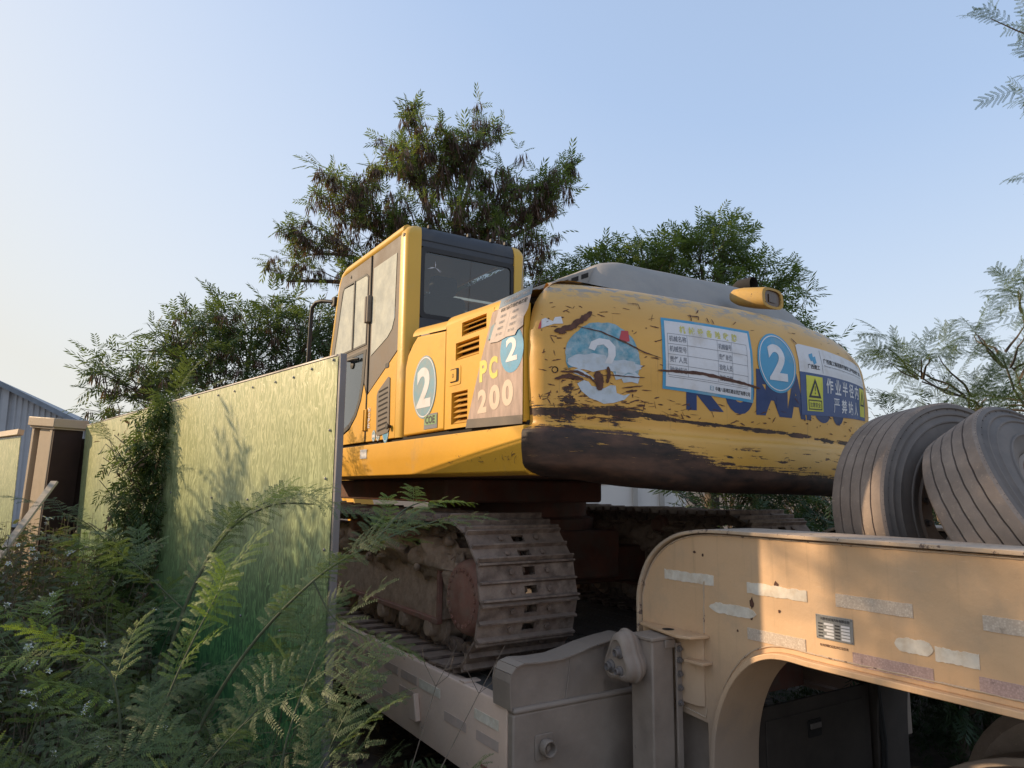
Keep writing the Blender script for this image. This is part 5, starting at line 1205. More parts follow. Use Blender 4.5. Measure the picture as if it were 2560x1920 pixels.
# return of the hoarding at the far end, shade put in through the print's darker lower part
g = G(); R0 = fpt(6.09, 0, .0); RD = Vector((-.35, .93, 0)).normalized(); uvs = []
for k in range(9):
    for j in range(14):
        p_ = R0 + RD * (k * .05); z = .05 + 2.31 * j / 13; g.v.append((p_.x, p_.y, z)); uvs.append((k * .12 + 7, z * .55))
for k in range(8):
    for j in range(13): q = k * 14 + j; g.f.append((q, q + 1, q + 15, q + 14)); g.m.append(0)
g.uv = uvs; o_ = g.build('return_panel', m_grass, fe, smooth=80); o_.modifiers.new('thick', 'SOLIDIFY').thickness = .003

# ================================================================ leaning steel pillar and its far panel
pr_ = math.radians(-31.5)
pi1 = thing('steel_pillar', 'leaning beige steel pillar with a flat square cap left of the hoarding', 'pillar', (-5.285, 8.11, 0), rot=pr_)
BASE[pi1.name] = (0, 0, 0); pi1.rotation_euler = (0, math.radians(4.5), pr_)
g = G(); g.box(-.245, -.195, -.15, .15, 0, 2.38); g.box(-.195, -.10, .0, .15, 0, 2.38); g.box(-.10, .15, -.135, .15, 0, 2.38); g.box(.15, .205, -.15, .14, 0, 2.38)
g.build('column', m_pillar, pi1, bevel=.004)
g = G(); g.box(.2055, .235, -.145, .16, 0, 2.379); g.build('column_shade_sheet', m_brown, pi1)  # dark sheet that paints shade on the column's right side
g = G(); g.box(-.2875, .2875, -.185, .185, 2.40, 2.50); g.build('cap', m_pillar, pi1, bevel=.008)
g = G(); g.box(-.265, .265, -.165, .165, 2.38, 2.40); g.build('cap_underplate', m_pillar, pi1)
P2 = Vector((-5.62, 8.15, 0)); D2 = Vector((-.76, .65, 0)).normalized(); N2 = Vector((-.65, -.76, 0))
fe2 = thing('hoarding_fence', 'straw-coloured hoarding panel at the far left behind the pillar', 'fence', P2)
for i in range(3):
    a = i * 1.9; g = G(); q0 = P2 + D2 * (a + .01); q1 = P2 + D2 * (a + 1.89)
    g.add([(q0.x, q0.y, .1), (q1.x, q1.y, .1), (q1.x, q1.y, 2.30), (q0.x, q0.y, 2.30)], [(0, 1, 2, 3)]); g.uv = [(a + 20, .6), (a + 21.9, .6), (a + 21.9, 2.5), (a + 20, 2.5)]; o_ = g.build('panel', m_grass, fe2, smooth=0); o_.modifiers.new('thick', 'SOLIDIFY').thickness = .006
g = G(); q0 = P2 + N2 * .01; q1 = P2 + D2 * 5.7 + N2 * .01
for z in (2.345, 1.02): g.tube([(q0.x, q0.y, z), (q1.x, q1.y, z)], .045 if z > 2 else .012, 4)
g.build('top_rail', m_pillar, fe2)
g = G(); g.box(-.11, .08, -.10, .10, 0, 2.28); g.box(.081, .12, -.12, .12, 0, 2.10)
gp = solo(g, 'gate_post', m_brown, 'dark brown steel post standing just behind the beige pillar', 'post', (0, 0, 0), bevel=.004)
gp.location = (-4.98, 8.30, 0); gp.rotation_euler = (0, math.radians(1.5), math.radians(30))
def stick(name, m, lab, cat, a, b, w, t_, z_off=0):
    a = Vector(a); b = Vector(b); g = G(); L_ = (b - a).length; g.box(-w / 2, w / 2, -t_ / 2, t_ / 2, 0, L_); o = solo(g, name, m, lab, cat, (0, 0, 0)); o.location = a; o.rotation_euler = (b - a).to_track_quat('Z', 'Y').to_euler(); return o
stick('plank', m_plank, 'pale weathered plank leaning against the foot of the beige pillar', 'plank', (-4.45, 5.75, .55), (-4.20, 6.6, 1.78), .075, .02)
stick('stake', m_plank, 'thin pale stake standing between the brown post and the hoarding end', 'stake', (-4.98, 8.3, 0), (-4.80, 8.3, 2.0), .03, .03)

# ================================================================ warehouse and white building
wh = thing('warehouse', 'grey corrugated metal warehouse with a sloping gable at the far left', 'building', (-21.5, 30, 0))
def roofz(x): return 6.0 - .47 * (x + 21.9) if x > -21.9 else 6.0 + .12 * (x + 21.9)
def corr(x0, x1, y, nm, m, zt, par, step=.25):
    g = G(); n = int((x1 - x0) / step)
    for i in range(n):
        a = x0 + i * step
        for (u0, u1, d0, d1) in ((0, .45, 0, 0), (.45, .6, 0, -.05), (.6, .85, -.05, -.05), (.85, 1, -.05, 0)):
            xa, xb = a + u0 * step, a + u1 * step; g.add([(xa, y + d0, 0), (xb, y + d1, 0), (xb, y + d1, zt(xb)), (xa, y + d0, zt(xa))], [(0, 1, 2, 3)])
    return g.build(nm, m, par, smooth=0)
corr(-34, -15.8, 30.0, 'wall', m_corr, lambda x: roofz(x), wh)
g = G()
for xa, xb in ((-34, -21.9), (-21.9, -15.4)):
    g.add([(xa, 29.6, roofz(xa)), (xb, 29.6, roofz(xb)), (xb, 60, roofz(xb) - 5), (xa, 60, roofz(xa) - 5), (xa, 29.6, roofz(xa) + .22), (xb, 29.6, roofz(xb) + .22), (xb, 60, roofz(xb) - 4.8), (xa, 60, roofz(xa) - 4.8)], [(0, 1, 5, 4), (4, 5, 6, 7), (0, 3, 2, 1), (1, 2, 6, 5)])
g.build('roof', m_corrd, wh, smooth=0)
g = G(); g.box(-21.55, -21.3, 29.85, 29.95, 0, 5.8); g.build('downpipe', m_corr, wh)
wb = thing('white_building', 'low white building with grey pilasters seen under the excavator tail', 'building', (3.5, 20, 0))
g = G(); g.box(-1.0, 4.88, 20, 27, 0, 3.2); g.build('wall', m_wall, wb)
for x in (.2, 1.8, 3.38, 4.12):
    g = G(); g.box(x, x + .13, 19.9, 20.0, 0, 3.2); g.build('pilaster', m_concrete, wb)
for x in (-.5, 1.0, 2.2):
    g = G(); g.box(x, x + .5, 19.97, 20.0, 1.9, 2.7); w_ = g.build('window_frame', m_corrd, wb); g = G(); g.add([(x + .05, 19.965, 1.95), (x + .45, 19.965, 1.95), (x + .45, 19.965, 2.65), (x + .05, 19.965, 2.65)], [(0, 1, 2, 3)]); g.build('pane', m_grear, w_)
g = G(); g.box(-1.2, 5.0, 19.8, 27.2, 3.2, 3.35); g.build('roof', m_concrete, wb)
# ================================================================ vegetation
def np_mesh(name, V, F, mats, mi=None):
    me = bpy.data.meshes.new(name); V = np.asarray(V, np.float32); F = np.asarray(F, np.int32); k = F.shape[1]
    me.vertices.add(len(V)); me.vertices.foreach_set('co', V.ravel()); me.loops.add(F.size); me.loops.foreach_set('vertex_index', F.ravel())
    me.polygons.add(len(F)); me.polygons.foreach_set('loop_start', np.arange(0, F.size, k, dtype=np.int32)); me.polygons.foreach_set('loop_total', np.full(len(F), k, np.int32))
    for m in mats: me.materials.append(m)
    if mi is not None: me.polygons.foreach_set('material_index', np.asarray(mi, np.int32))
    me.update(calc_edges=True); return me
def frames(D, UP=None, rng=RNG, roll=.5):
    """rotation matrices whose x axis is D, z axis roughly up"""
    D = D / np.linalg.norm(D, axis=1, keepdims=True); n = len(D); up = np.tile([0, 0, 1.0], (n, 1)) + rng.normal(0, roll, (n, 3))
    Y = np.cross(up, D); Y /= np.linalg.norm(Y, axis=1, keepdims=True) + 1e-9; Z = np.cross(D, Y)
    return np.stack([D, Y, Z], axis=2)
def scatter(T, F, P, R, S):
    """template verts T (m,3), faces F -> one big mesh array"""
    V = np.einsum('kij,mj->kmi', R, T) * S[:, None, None] + P[:, None, :]
    m = len(T); FF = (F[None] + (np.arange(len(P)) * m)[:, None, None]).reshape(-1, F.shape[1])
    return V.reshape(-1, 3), FF
def far_frond(npin=5, ang=55, wid=.075, ln=.42, droop=.28, seed=0):
    r = np.random.default_rng(seed); V = []; F = []
    def quad(a, b, w, nrm):
        a, b = np.array(a), np.array(b); d = b - a; s = np.cross(d, nrm); s = s / (np.linalg.norm(s) + 1e-9) * w; m = a + d * .5
        i = len(V); V.extend([a, m + s, b, m - s]); F.append((i, i + 1, i + 2, i + 3))
    quad((0, 0, 0), (1, 0, -droop), .010, np.array([0, 0, 1.]))
    for k in range(npin):
        t = .22 + .74 * k / (npin - 1); bx = np.array([t, 0, -droop * t * t])
        for s in (-1, 1):
            a = math.radians(ang - 18 * t + r.uniform(-8, 8)); l = ln * (1 - .35 * abs(t - .5)) * r.uniform(.85, 1.1)
            e = bx + np.array([math.cos(a) * l, s * math.sin(a) * l, -l * (droop + r.uniform(0, .35))])
            quad(bx, e, wid * .5, np.array([0, 0, 1.]))
    return np.array(V), np.array(F)
FFT = [far_frond(5, 58, .10, .44, .25, 1), far_frond(4, 50, .12, .5, .45, 2), far_frond(6, 60, .085, .38, .35, 3)]
def pod_cluster(seed=0):
    r = np.random.default_rng(seed); V = []; F = []
    for k in range(9):
        a = r.uniform(0, 2 * PI); l = r.uniform(.6, 1.0); o = np.array([math.cos(a), math.sin(a), 0]) * r.uniform(.02, .2)
        e = o + np.array([math.cos(a) * .28, math.sin(a) * .28, -l]); s = np.array([-math.sin(a), math.cos(a), 0]) * .055; m = (o + e) / 2
        i = len(V); V.extend([o, m + s, e, m - s]); F.append((i, i + 1, i + 2, i + 3))
    return np.array(V), np.array(F)
PODT = pod_cluster(4)
def near_frond(seed, npin=7, nl=15, L=1.0):
    """twice-feathered leaf, 1 unit long"""
    r = np.random.default_rng(seed); V = []; F = []; droop = r.uniform(.12, .35)
    def strip(a, b, w):
        a, b = np.array(a, float), np.array(b, float); d = b - a; s = np.cross(d, [0, 0, 1.]); s = s / (np.linalg.norm(s) + 1e-9) * w; i = len(V); V.extend([a - s, a + s, b + s * .5, b - s * .5]); F.append((i, i + 1, i + 2, i + 3))
    rach = lambda t: np.array([t, .03 * math.sin(t * 3 + seed), -droop * t * t + .06 * t])
    for i in range(8): strip(rach(i / 8), rach((i + 1) / 8), .0055)
    for k in range(npin):
        t = .16 + .80 * k / (npin - 1); b0 = rach(t)
        for s in (-1, 1):
            ang = math.radians(62 - 26 * t + r.uniform(-7, 7)); ln = (.40 - .22 * abs(t - .45)) * r.uniform(.85, 1.1); dr = r.uniform(.15, .55)
            pin = lambda u: b0 + np.array([math.cos(ang) * ln * u, s * math.sin(ang) * ln * u, -dr * ln * u * u])
            for i in range(4): strip(pin(i / 4), pin((i + 1) / 4), .0032)
            ax = (pin(.6) - pin(.4)); ax /= np.linalg.norm(ax); side = np.cross([0, 0, 1.], ax); side /= np.linalg.norm(side)
            for q in range(nl):
                u = .08 + .92 * q / nl; c = pin(u)
                for sg in (-1, 1):
                    l = .060 * (1 - .45 * u) * r.uniform(.8, 1.1); d = side * sg * .93 + ax * .36 + np.array([0, 0, r.uniform(-.35, .1)]); d /= np.linalg.norm(d); w = ax * .0088
                    e = c + d * l; m = c + d * l * .5; i = len(V); V.extend([c, m + w, e, m - w]); F.append((i, i + 1, i + 2, i + 3))
    return np.array(V), np.array(F)
FR = [near_frond(s_, *a) for s_, a in ((1, (7, 15)), (2, (6, 14)), (3, (8, 15)), (4, (5, 13)), (5, (7, 14)))]
def limb(g, a, b, r0, r1, n=5, wob=.12, sd=0, k=6):
    a = Vector(a); b = Vector(b); L = (b - a).length; pts = []; rs = []
    for i in range(n + 1):
        t = i / n; p_ = a.lerp(b, t) + Vector((mnoise.noise(Vector((t * 2.3, sd, 0))), mnoise.noise(Vector((t * 2.3, sd, 9))), mnoise.noise(Vector((sd, t * 2, 5))))) * L * wob * math.sin(PI * min(t, .95)) 
        pts.append(p_); rs.append(r0 * (1 - t) + r1 * t)
    g.tube(pts, rs, k); return pts
def tree(name, label, base, forks, lobes, leafm, nper=15, fs=.27, pods=0, trunk_r=.12, seed=1, density=1.0, group='trees behind the excavator', cat='tree', near=False):
    """forks: points up the trunk; lobes: (x,y,z,rx,ry,rz,n_branchlets)"""
    rng = np.random.default_rng(seed); base = Vector(base); t = thing(name, label, cat, base, group=group)
    g = G(); pts = [base] + [Vector(f) for f in forks]
    for i in range(len(pts) - 1): limb(g, pts[i], pts[i + 1], trunk_r * (1 - .3 * i), trunk_r * (.75 - .3 * i), 4, .06, seed + i, 8)
    g.build('trunk', m_bark, t, smooth=80)
    bg_ = G(); P = []; D = []; PP = []
    for li, (x, y, z, rx, ry, rz, nb) in enumerate(lobes):
        c = Vector((x, y, z)); f0 = min(pts[1:], key=lambda q: (q - c).length) if len(pts) > 1 else base
        mid = limb(bg_, f0, c, trunk_r * .42, trunk_r * .16, 5, .12, seed + li * 3)
        nb = int(nb * density)
        for b in range(nb):
            d = rng.normal(0, 1, 3); d /= np.linalg.norm(d); 
            if d[2] < -.35: d[2] *= -.6
            d[2] += .25; d /= np.linalg.norm(d)
            r_ = rng.uniform(.70, 1.04) if rng.random() < .74 else rng.uniform(1.04, 1.38)
            st = mid[rng.integers(3, 6)] ; tip = c + Vector((d[0] * rx, d[1] * ry, d[2] * rz)) * r_
            q = limb(bg_, st.lerp(tip, .12), tip, .014, .004, 4, .16, seed + b * 1.7 + li * 11, 3)
            n_ = nper
            for k in range(n_):
                u = rng.uniform(.28, 1.0) if k > 2 else 1.0
                i = min(int(u * 4), 3); p_ = q[i].lerp(q[i + 1], u * 4 - i)
                dd = np.array(tip - st); dd /= np.linalg.norm(dd) + 1e-9
                D.append(dd * .8 + rng.normal(0, .75, 3) + np.array([0, 0, .15])); P.append(np.array(p_) + rng.normal(0, .045, 3))
                if pods and rng.random() < pods * (.4 + .9 * (d[2] > .1)): PP.append(np.array(p_) + rng.normal(0, .05, 3))
    bg_.build('branches', m_bark, t, smooth=80)
    P = np.array(P); D = np.array(D); R = frames(D, rng=rng); V = []; F = []; off = 0; TT = FR[:3] if near else FFT; pick = rng.integers(0, 3, len(P))
    for k in range(3):
        s_ = pick == k; v, f = scatter(*TT[k], P[s_], R[s_], rng.uniform(.75, 1.2, s_.sum()) * fs); V.append(v); F.append(f + off); off += len(v)
    o = bpy.data.objects.new('crown', np_mesh('crown', np.concatenate(V) - np.array(base), np.concatenate(F), [leafm])); COL.objects.link(o); o.parent = t
    if len(PP):
        PP = np.array(PP); v, f = scatter(*PODT, PP, np.tile(np.eye(3), (len(PP), 1, 1)), rng.uniform(.19, .27, len(PP)))
        o = bpy.data.objects.new('seed_pods', np_mesh('seed_pods', v - np.array(base), f, [m_pod])); COL.objects.link(o); o.parent = t; o['kind'] = 'stuff'
    return t
# tall podded tree behind the cab
tree('podded_tree', 'tall tree with brown hanging seed pods rising behind the cab', (-1.2, 13.0, 0), [(-1.2, 13, 2.5), (-1.5, 13, 4.0), (-1.3, 13, 5.6)],
     [(-3.0, 12.6, 6.9, .85, .9, .75, 26), (-3.75, 13, 6.15, .65, .8, .55, 18), (-1.9, 13, 7.7, .95, 1.0, .85, 34), (-.9, 13.2, 8.0, .75, .9, .7, 26), (-.2, 13.2, 7.2, .85, 1.0, .75, 28), (.75, 12.8, 6.9, .5, .7, .8, 18), (-2.2, 12.8, 6.2, 1.1, 1.0, .75, 36), (-1.0, 12.9, 6.4, .9, 1.0, .8, 30),
      (.1, 12.9, 6.0, .9, 1.0, .8, 30), (-2.9, 12.8, 5.2, .8, .9, .6, 24), (.75, 13.2, 5.3, .65, .9, .8, 20), (-1.4, 13.2, 5.1, 1.1, 1, .8, 32), (-1.95, 13, 8.75, .3, .4, .50, 6), (-.6, 13, 8.75, .4, .4, .40, 7), (1.0, 13, 7.7, .22, .3, .45, 5), (-4.25, 13, 5.6, .4, .4, .4, 7), (-2.2, 12.9, 4.3, .9, .8, .6, 18)],
     m_leafA, 11, .25, .6, .16, 3, density=.82)
tree('leafy_tree', 'rounded green tree rising above the grass-printed hoarding on the left', (-4.2, 11.2, 0), [(-4.2, 11.2, 1.6), (-4.3, 11.2, 2.6)],
     [(-5.9, 11, 3.15, .9, .9, .65, 32), (-5.2, 11, 3.8, .9, .9, .62, 32), (-4.2, 11.2, 4.15, .9, .9, .62, 38), (-3.2, 11.2, 4.2, .8, .9, .62, 32), (-4.6, 11, 3.2, 1.2, .9, .75, 44), (-3.3, 11, 3.3, 1.1, .9, .9, 44), (-6.1, 11.1, 2.7, .55, .7, .5, 16), (-2.5, 11.4, 3.9, .6, .7, .8, 24), (-2.6, 11.3, 2.6, .9, .8, .8, 20)],
     m_leafB, 12, .23, .05, .11, 5, density=.85)
tree('leafy_tree', 'broad green tree without pods rising behind the engine hood', (3.4, 12.2, 0), [(3.4, 12.2, 2.4), (3.4, 12.2, 4.0)],
     [(3.3, 12, 5.65, .9, .9, .62, 32), (4.3, 12, 5.05, .85, .9, .7, 32), (2.2, 12, 5.0, .9, .9, .62, 34), (1.5, 12.2, 4.7, .5, .8, .6, 20), (3.4, 11.8, 4.5, 1.3, .9, .8, 48), (4.75, 12, 4.3, .65, .8, .7, 28), (1.9, 12, 4.0, 1.1, .9, .7, 26), (4.4, 12, 3.6, .9, .9, .7, 20), (3.7, 12, 6.05, .45, .5, .35, 10), (1.5, 12.2, 5.45, .55, .8, .5, 22), (2.3, 12, 5.6, .55, .8, .45, 20), (1.0, 12.4, 4.9, .5, .6, .6, 18), (.9, 12.3, 4.2, .5, .6, .5, 14)],
     m_leafA, 12, .26, 0, .15, 7)
# feathery trees at the right, nearer
tree('feathery_tree', 'open feathery tree behind the two spare wheels at the right', (5.2, 6.4, 0), [(5.0, 6.3, 1.6), (4.7, 6.3, 2.2)],
     [(3.62, 6.2, 2.72, .40, .4, .28, 8), (4.35, 6.2, 2.95, .42, .5, .30, 7), (3.95, 6.1, 2.35, .50, .5, .28, 8), (4.75, 6.3, 2.55, .50, .5, .35, 6), (4.65, 6.3, 3.35, .35, .4, .24, 5)], m_leafB, 7, .27, 0, .04, 9, near=True)
tree('feathery_tree', 'leafy branches hanging into view at the upper right edge', (5.4, 5.6, 0), [(5.3, 5.5, 2.5), (5.1, 5.4, 4.2)],
     [(4.60, 5.2, 5.45, .62, .4, .28, 12), (4.62, 5.2, 4.92, .58, .4, .24, 11), (4.45, 5.2, 4.10, .34, .3, .14, 5), (5.2, 5.3, 3.8, .4, .5, .3, 5), (4.9, 5.3, 3.1, .35, .5, .2, 4)], m_leafB, 7, .24, .05, .08, 13, near=True)
# dark thicket behind the trailer
hedge = [(4.2, 10.2, 1.0, 1.3), (5.8, 9.6, .9, 1.3), (7.4, 9.0, 1.0, 1.5), (6.7, 7.4, .7, 1.1), (5.6, 6.2, .6, .9), (7.6, 6.0, .8, 1.3), (9.5, 8.4, 1.4, 1.5), (6.9, 4.6, .5, 1.0), (8.6, 4.2, .7, 1.2), (2.95, 4.9, .62, .55), (3.45, 5.4, .8, .7), (2.6, 5.9, .75, .6), (3.4, 11.2, 1.6, 1.2), (5.2, 12.6, 1.7, 1.4), (7.2, 12.0, 1.8, 1.6)]
hl = ['dark bush right of the white building', 'dark bush behind the middle of the gooseneck', 'dark bush behind the upright spare wheel', 'low bush in front of the thicket under the tail', 'low bush close behind the far side of the trailer', 'bush behind the spare wheels', 'tall bush at the right edge of the thicket', 'low dark bush seen through the gap under the gooseneck', 'dark bush at the lower right below the gooseneck', 'nearest dark bush just past the toolbox bracket under the gooseneck', 'dark bush second from the toolbox bracket under the gooseneck', 'dark low bush at the bottom right edge behind the mudguard', 'bush overlapping the right end of the white building', 'tall bush further back between the white building and the tyres', 'farthest bush behind the tilted spare wheel']
for i, (x, y, z, r_) in enumerate(hedge):
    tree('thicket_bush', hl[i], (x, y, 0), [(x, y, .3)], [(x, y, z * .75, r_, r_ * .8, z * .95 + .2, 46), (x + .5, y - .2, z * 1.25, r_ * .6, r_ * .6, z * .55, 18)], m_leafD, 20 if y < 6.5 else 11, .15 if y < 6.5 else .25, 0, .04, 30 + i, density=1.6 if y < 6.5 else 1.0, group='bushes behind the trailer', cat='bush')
g = G(); limb(g, (5.15, 8.2, .2), (4.75, 8.2, 2.15), .035, .02, 6, .05, 3); limb(g, (4.95, 8.2, 1.3), (4.6, 8.2, 1.45), .015, .006, 4, .15, 4); limb(g, (4.86, 8.2, 1.75), (4.45, 8.2, 1.8), .012, .005, 4, .15, 8); limb(g, (4.9, 8.2, 1.55), (5.15, 8.2, 1.9), .012, .005, 4, .1, 5)
solo(g, 'bare_branch', m_dstem, 'bare pale stem standing in the gap between the tail and the gooseneck', 'branch', (5.15, 8.2, .2), smooth=80)
# trees outside the frame on the left that shade the weeds
tree('leafy_tree', 'tree standing left of the view whose crown shades the weeds', (-7.6, 4.6, 0), [(-7.6, 4.6, 1.2), (-7.4, 4.6, 2.0)],
     [(-7.3, 5.1, 2.3, 1.2, 1.9, 1.35, 110), (-6.6, 3.4, 2.1, 1.1, 1.5, 1.25, 100), (-5.6, 2.0, 1.7, 1.0, 1.3, 1.15, 90), (-5.7, 4.7, 2.25, .8, 1.0, 1.05, 60), (-4.4, .9, 1.5, .9, 1.0, 1.1, 70), (-7.2, 4.3, 5.15, .55, .2, .2, 4), (-7.0, 4.68, 5.75, .30, .10, .30, 12)], m_leafB, 16, .32, 0, .1, 51, group='trees left of the view')

# ---------------------------------------------------------------- near fern-leaved saplings: every frond is a part
FRM = {}
for mm in (m_leafF, m_leafY, m_leafB):
    FRM[mm.name] = [np_mesh('frond', v, f, [mm]) for v, f in FR]
SR2 = random.Random(21); NFR = [0]
def away(p, k=1.25): return (p[0] * k, p[1] * k, max(0, 1.75 + (p[2] - 1.75) * k))
def sapling(label, base, stems, name='fern_leaved_sapling', group='fern-leaved saplings in front of the hoarding', mv=False):
    """stems: list of (points, radius, n fronds, size, material, start)"""
    if mv: base = away(base); stems = [([away(q) for q in st_[0]], st_[1], st_[2], st_[3] * 1.15, *st_[4:]) for st_ in stems]
    base = Vector(base); t = thing(name, label, 'sapling', base, group=group)
    for pts, r0_, nf, sz, mm, st in stems:
        pts = [Vector(p_) for p_ in pts]
        # smooth the stem
        P = []
        n = len(pts)
        for i in range(n - 1):
            p0, p1, p2, p3 = pts[max(i - 1, 0)], pts[i], pts[i + 1], pts[min(i + 2, n - 1)]
            for k in range(6):
                u = k / 6; P.append(.5 * ((2 * p1) + (p2 - p0) * u + (2 * p0 - 5 * p1 + 4 * p2 - p3) * u * u + (3 * p1 - p0 - 3 * p2 + p3) * u ** 3))
        P.append(pts[-1]); m_ = len(P)
        g = G(); g.tube(P, [r0_ * (1 - .72 * i / (m_ - 1)) for i in range(m_)], 7); stem = g.build('stem', m_stem, t, smooth=80)
        for k in range(nf):
            u = st + (1 - st) * (k + .5) / nf; i = min(int(u * (m_ - 1)), m_ - 2); p_ = P[i].lerp(P[i + 1], u * (m_ - 1) - i); ax = (P[min(i + 1, m_ - 1)] - P[i]).normalized()
            az = 2.4 * k + SR2.uniform(-.5, .5); side = ax.orthogonal().normalized(); side.rotate(Matrix.Rotation(az, 3, ax)) if False else None
            b_ = ax.cross(Vector((0, 0, 1))); b_ = b_.normalized() if b_.length > .1 else Vector((1, 0, 0)); sd = b_ * (1 if k % 2 else -1) * SR2.uniform(.45, 1.1) + Vector((0, 0, SR2.uniform(-.1, .5)))
            d = (ax * SR2.uniform(.45, 1.0) + sd).normalized() if u < .93 else (ax + sd * .3).normalized()
            up = Vector((SR2.gauss(0, .3), SR2.gauss(0, .3) - .25, 1)).normalized(); y = up.cross(d).normalized(); z = d.cross(y)
            s_ = sz * SR2.uniform(.75, 1.2)
            o = bpy.data.objects.new('frond', FRM[mm.name][SR2.randrange(5)]); COL.objects.link(o); o.parent = t; NFR[0] += 1
            Mx = Matrix(((d.x, y.x, z.x), (d.y, y.y, z.y), (d.z, y.z, z.z))).to_4x4(); Mx.translation = p_ - base; o.matrix_local = Mx @ Matrix.Scale(s_, 4)
F_, Y_, B_ = m_leafF, m_leafY, m_leafB
sapling('long fern-leaved branch arching right past the hoarding post over the crawler track', (-1.25, 2.5, .0), [
    ([(-1.25, 2.5, 0), (-1.12, 2.5, .7), (-.95, 2.55, 1.12), (-.70, 2.6, 1.42), (-.47, 2.68, 1.56), (-.27, 2.85, 1.63)], .008, 13, .24, F_, .45),
    ([(-.52, 2.68, 1.53), (-.42, 2.78, 1.66), (-.34, 2.9, 1.70)], .005, 4, .20, Y_, .1),
    ([(-.70, 2.6, 1.42), (-.62, 2.58, 1.30), (-.50, 2.55, 1.24)], .004, 3, .20, F_, .3)])
sapling('slim upright sapling with bright tips against the middle of the hoarding', (-1.5, 3.0, 0), [
    ([(-1.5, 3.0, 0), (-1.42, 3.0, .8), (-1.33, 3.0, 1.25), (-1.20, 3.05, 1.55), (-1.02, 3.05, 1.67), (-.82, 3.0, 1.68)], .010, 11, .26, F_, .4),
    ([(-1.20, 3.05, 1.55), (-1.14, 3.1, 1.64), (-1.05, 3.15, 1.69)], .004, 4, .2, Y_, .2),
    ([(-1.33, 3.0, 1.25), (-1.5, 2.95, 1.42), (-1.62, 2.95, 1.50)], .004, 5, .22, F_, .2)])
sapling('low spreading sapling with yellow-green fronds at the lower left', (-1.15, 2.1, 0), [
    ([(-1.15, 2.1, 0), (-1.10, 2.15, .7), (-1.14, 2.2, 1.08), (-1.22, 2.2, 1.24), (-1.38, 2.15, 1.25)], .006, 8, .21, Y_, .5),
    ([(-1.10, 2.15, .8), (-.98, 2.2, 1.2), (-.90, 2.25, 1.42)], .005, 6, .20, Y_, .4),
    ([(-1.10, 2.15, .6), (-1.3, 2.0, .95), (-1.5, 1.95, 1.1)], .006, 9, .25, F_, .3),
    ([(-1.10, 2.15, .5), (-.9, 2.1, .9), (-.72, 2.15, 1.12)], .006, 9, .25, F_, .3)])
sapling('leafy sapling filling the bottom centre left of the hoarding post', (-.62, 1.95, 0), [
    ([(-.62, 1.95, 0), (-.6, 1.98, .5), (-.58, 2.05, .85), (-.50, 2.15, 1.02)], .006, 9, .22, F_, .3),
    ([(-.6, 1.98, .45), (-.75, 1.95, .85), (-.98, 1.95, 1.08)], .006, 9, .25, F_, .3),
    ([(-.6, 1.98, .4), (-.58, 1.8, .7), (-.62, 1.75, .85)], .005, 7, .2, B_, .3),
    ([(-.6, 1.98, .5), (-.66, 2.2, .95), (-.60, 2.35, 1.25)], .006, 8, .25, B_, .3)])
sapling('dark fern-leaved sapling in the bottom left corner', (-1.35, 1.75, 0), [
    ([(-1.35, 1.75, 0), (-1.33, 1.75, .5), (-1.2, 1.75, .85), (-1.05, 1.8, .98)], .008, 9, .25, B_, .3),
    ([(-1.33, 1.75, .45), (-1.45, 1.8, .8), (-1.62, 1.85, .95)], .006, 8, .24, B_, .3),
    ([(-1.33, 1.75, .4), (-1.25, 1.65, .7), (-1.1, 1.6, .80)], .006, 7, .22, B_, .3)])
sapling('drooping fern-leaved sapling at the foot of the hoarding post beside the trailer', (-.55, 3.1, 0), [
    ([(-.55, 3.1, 0), (-.55, 3.1, .3), (-.45, 3.1, .5), (-.28, 3.1, .52)], .006, 7, .24, B_, .3),
    ([(-.55, 3.1, .3), (-.62, 3.0, .7), (-.75, 2.95, .95)], .006, 8, .26, F_, .3),
    ([(-.55, 3.1, .3), (-.38, 2.95, .42), (-.22, 2.9, .40)], .005, 5, .22, B_, .3)])
sapling('tall straggling sapling with a dry tangled middle standing against the hoarding', (-2.35, 4.5, 0), [
    ([(-2.35, 4.5, 0), (-2.32, 4.5, .9), (-2.26, 4.5, 1.6), (-2.18, 4.5, 2.15), (-2.12, 4.5, 2.38)], .010, 15, .22, F_, .45),
    ([(-2.26, 4.5, 1.6), (-2.45, 4.45, 1.95), (-2.52, 4.4, 2.05)], .005, 5, .22, F_, .2),
    ([(-2.18, 4.5, 2.15), (-2.05, 4.5, 2.3), (-1.98, 4.5, 2.34)], .005, 4, .26, F_, .2),
    ([(-2.3, 4.5, 1.2), (-2.55, 4.4, 1.5), (-2.75, 4.35, 1.6)], .005, 7, .24, F_, .2),
    ([(-2.26, 4.5, 1.5), (-2.12, 4.5, 1.85), (-2.06, 4.5, 2.0)], .005, 7, .2, F_, .1),
    ([(-2.28, 4.46, 1.3), (-2.2, 4.42, 1.7), (-2.24, 4.4, 1.95)], .005, 9, .2, B_, .1),
    ([(-2.3, 4.46, .9), (-2.38, 4.42, 1.3), (-2.36, 4.4, 1.6)], .005, 9, .22, F_, .1)], mv=True)
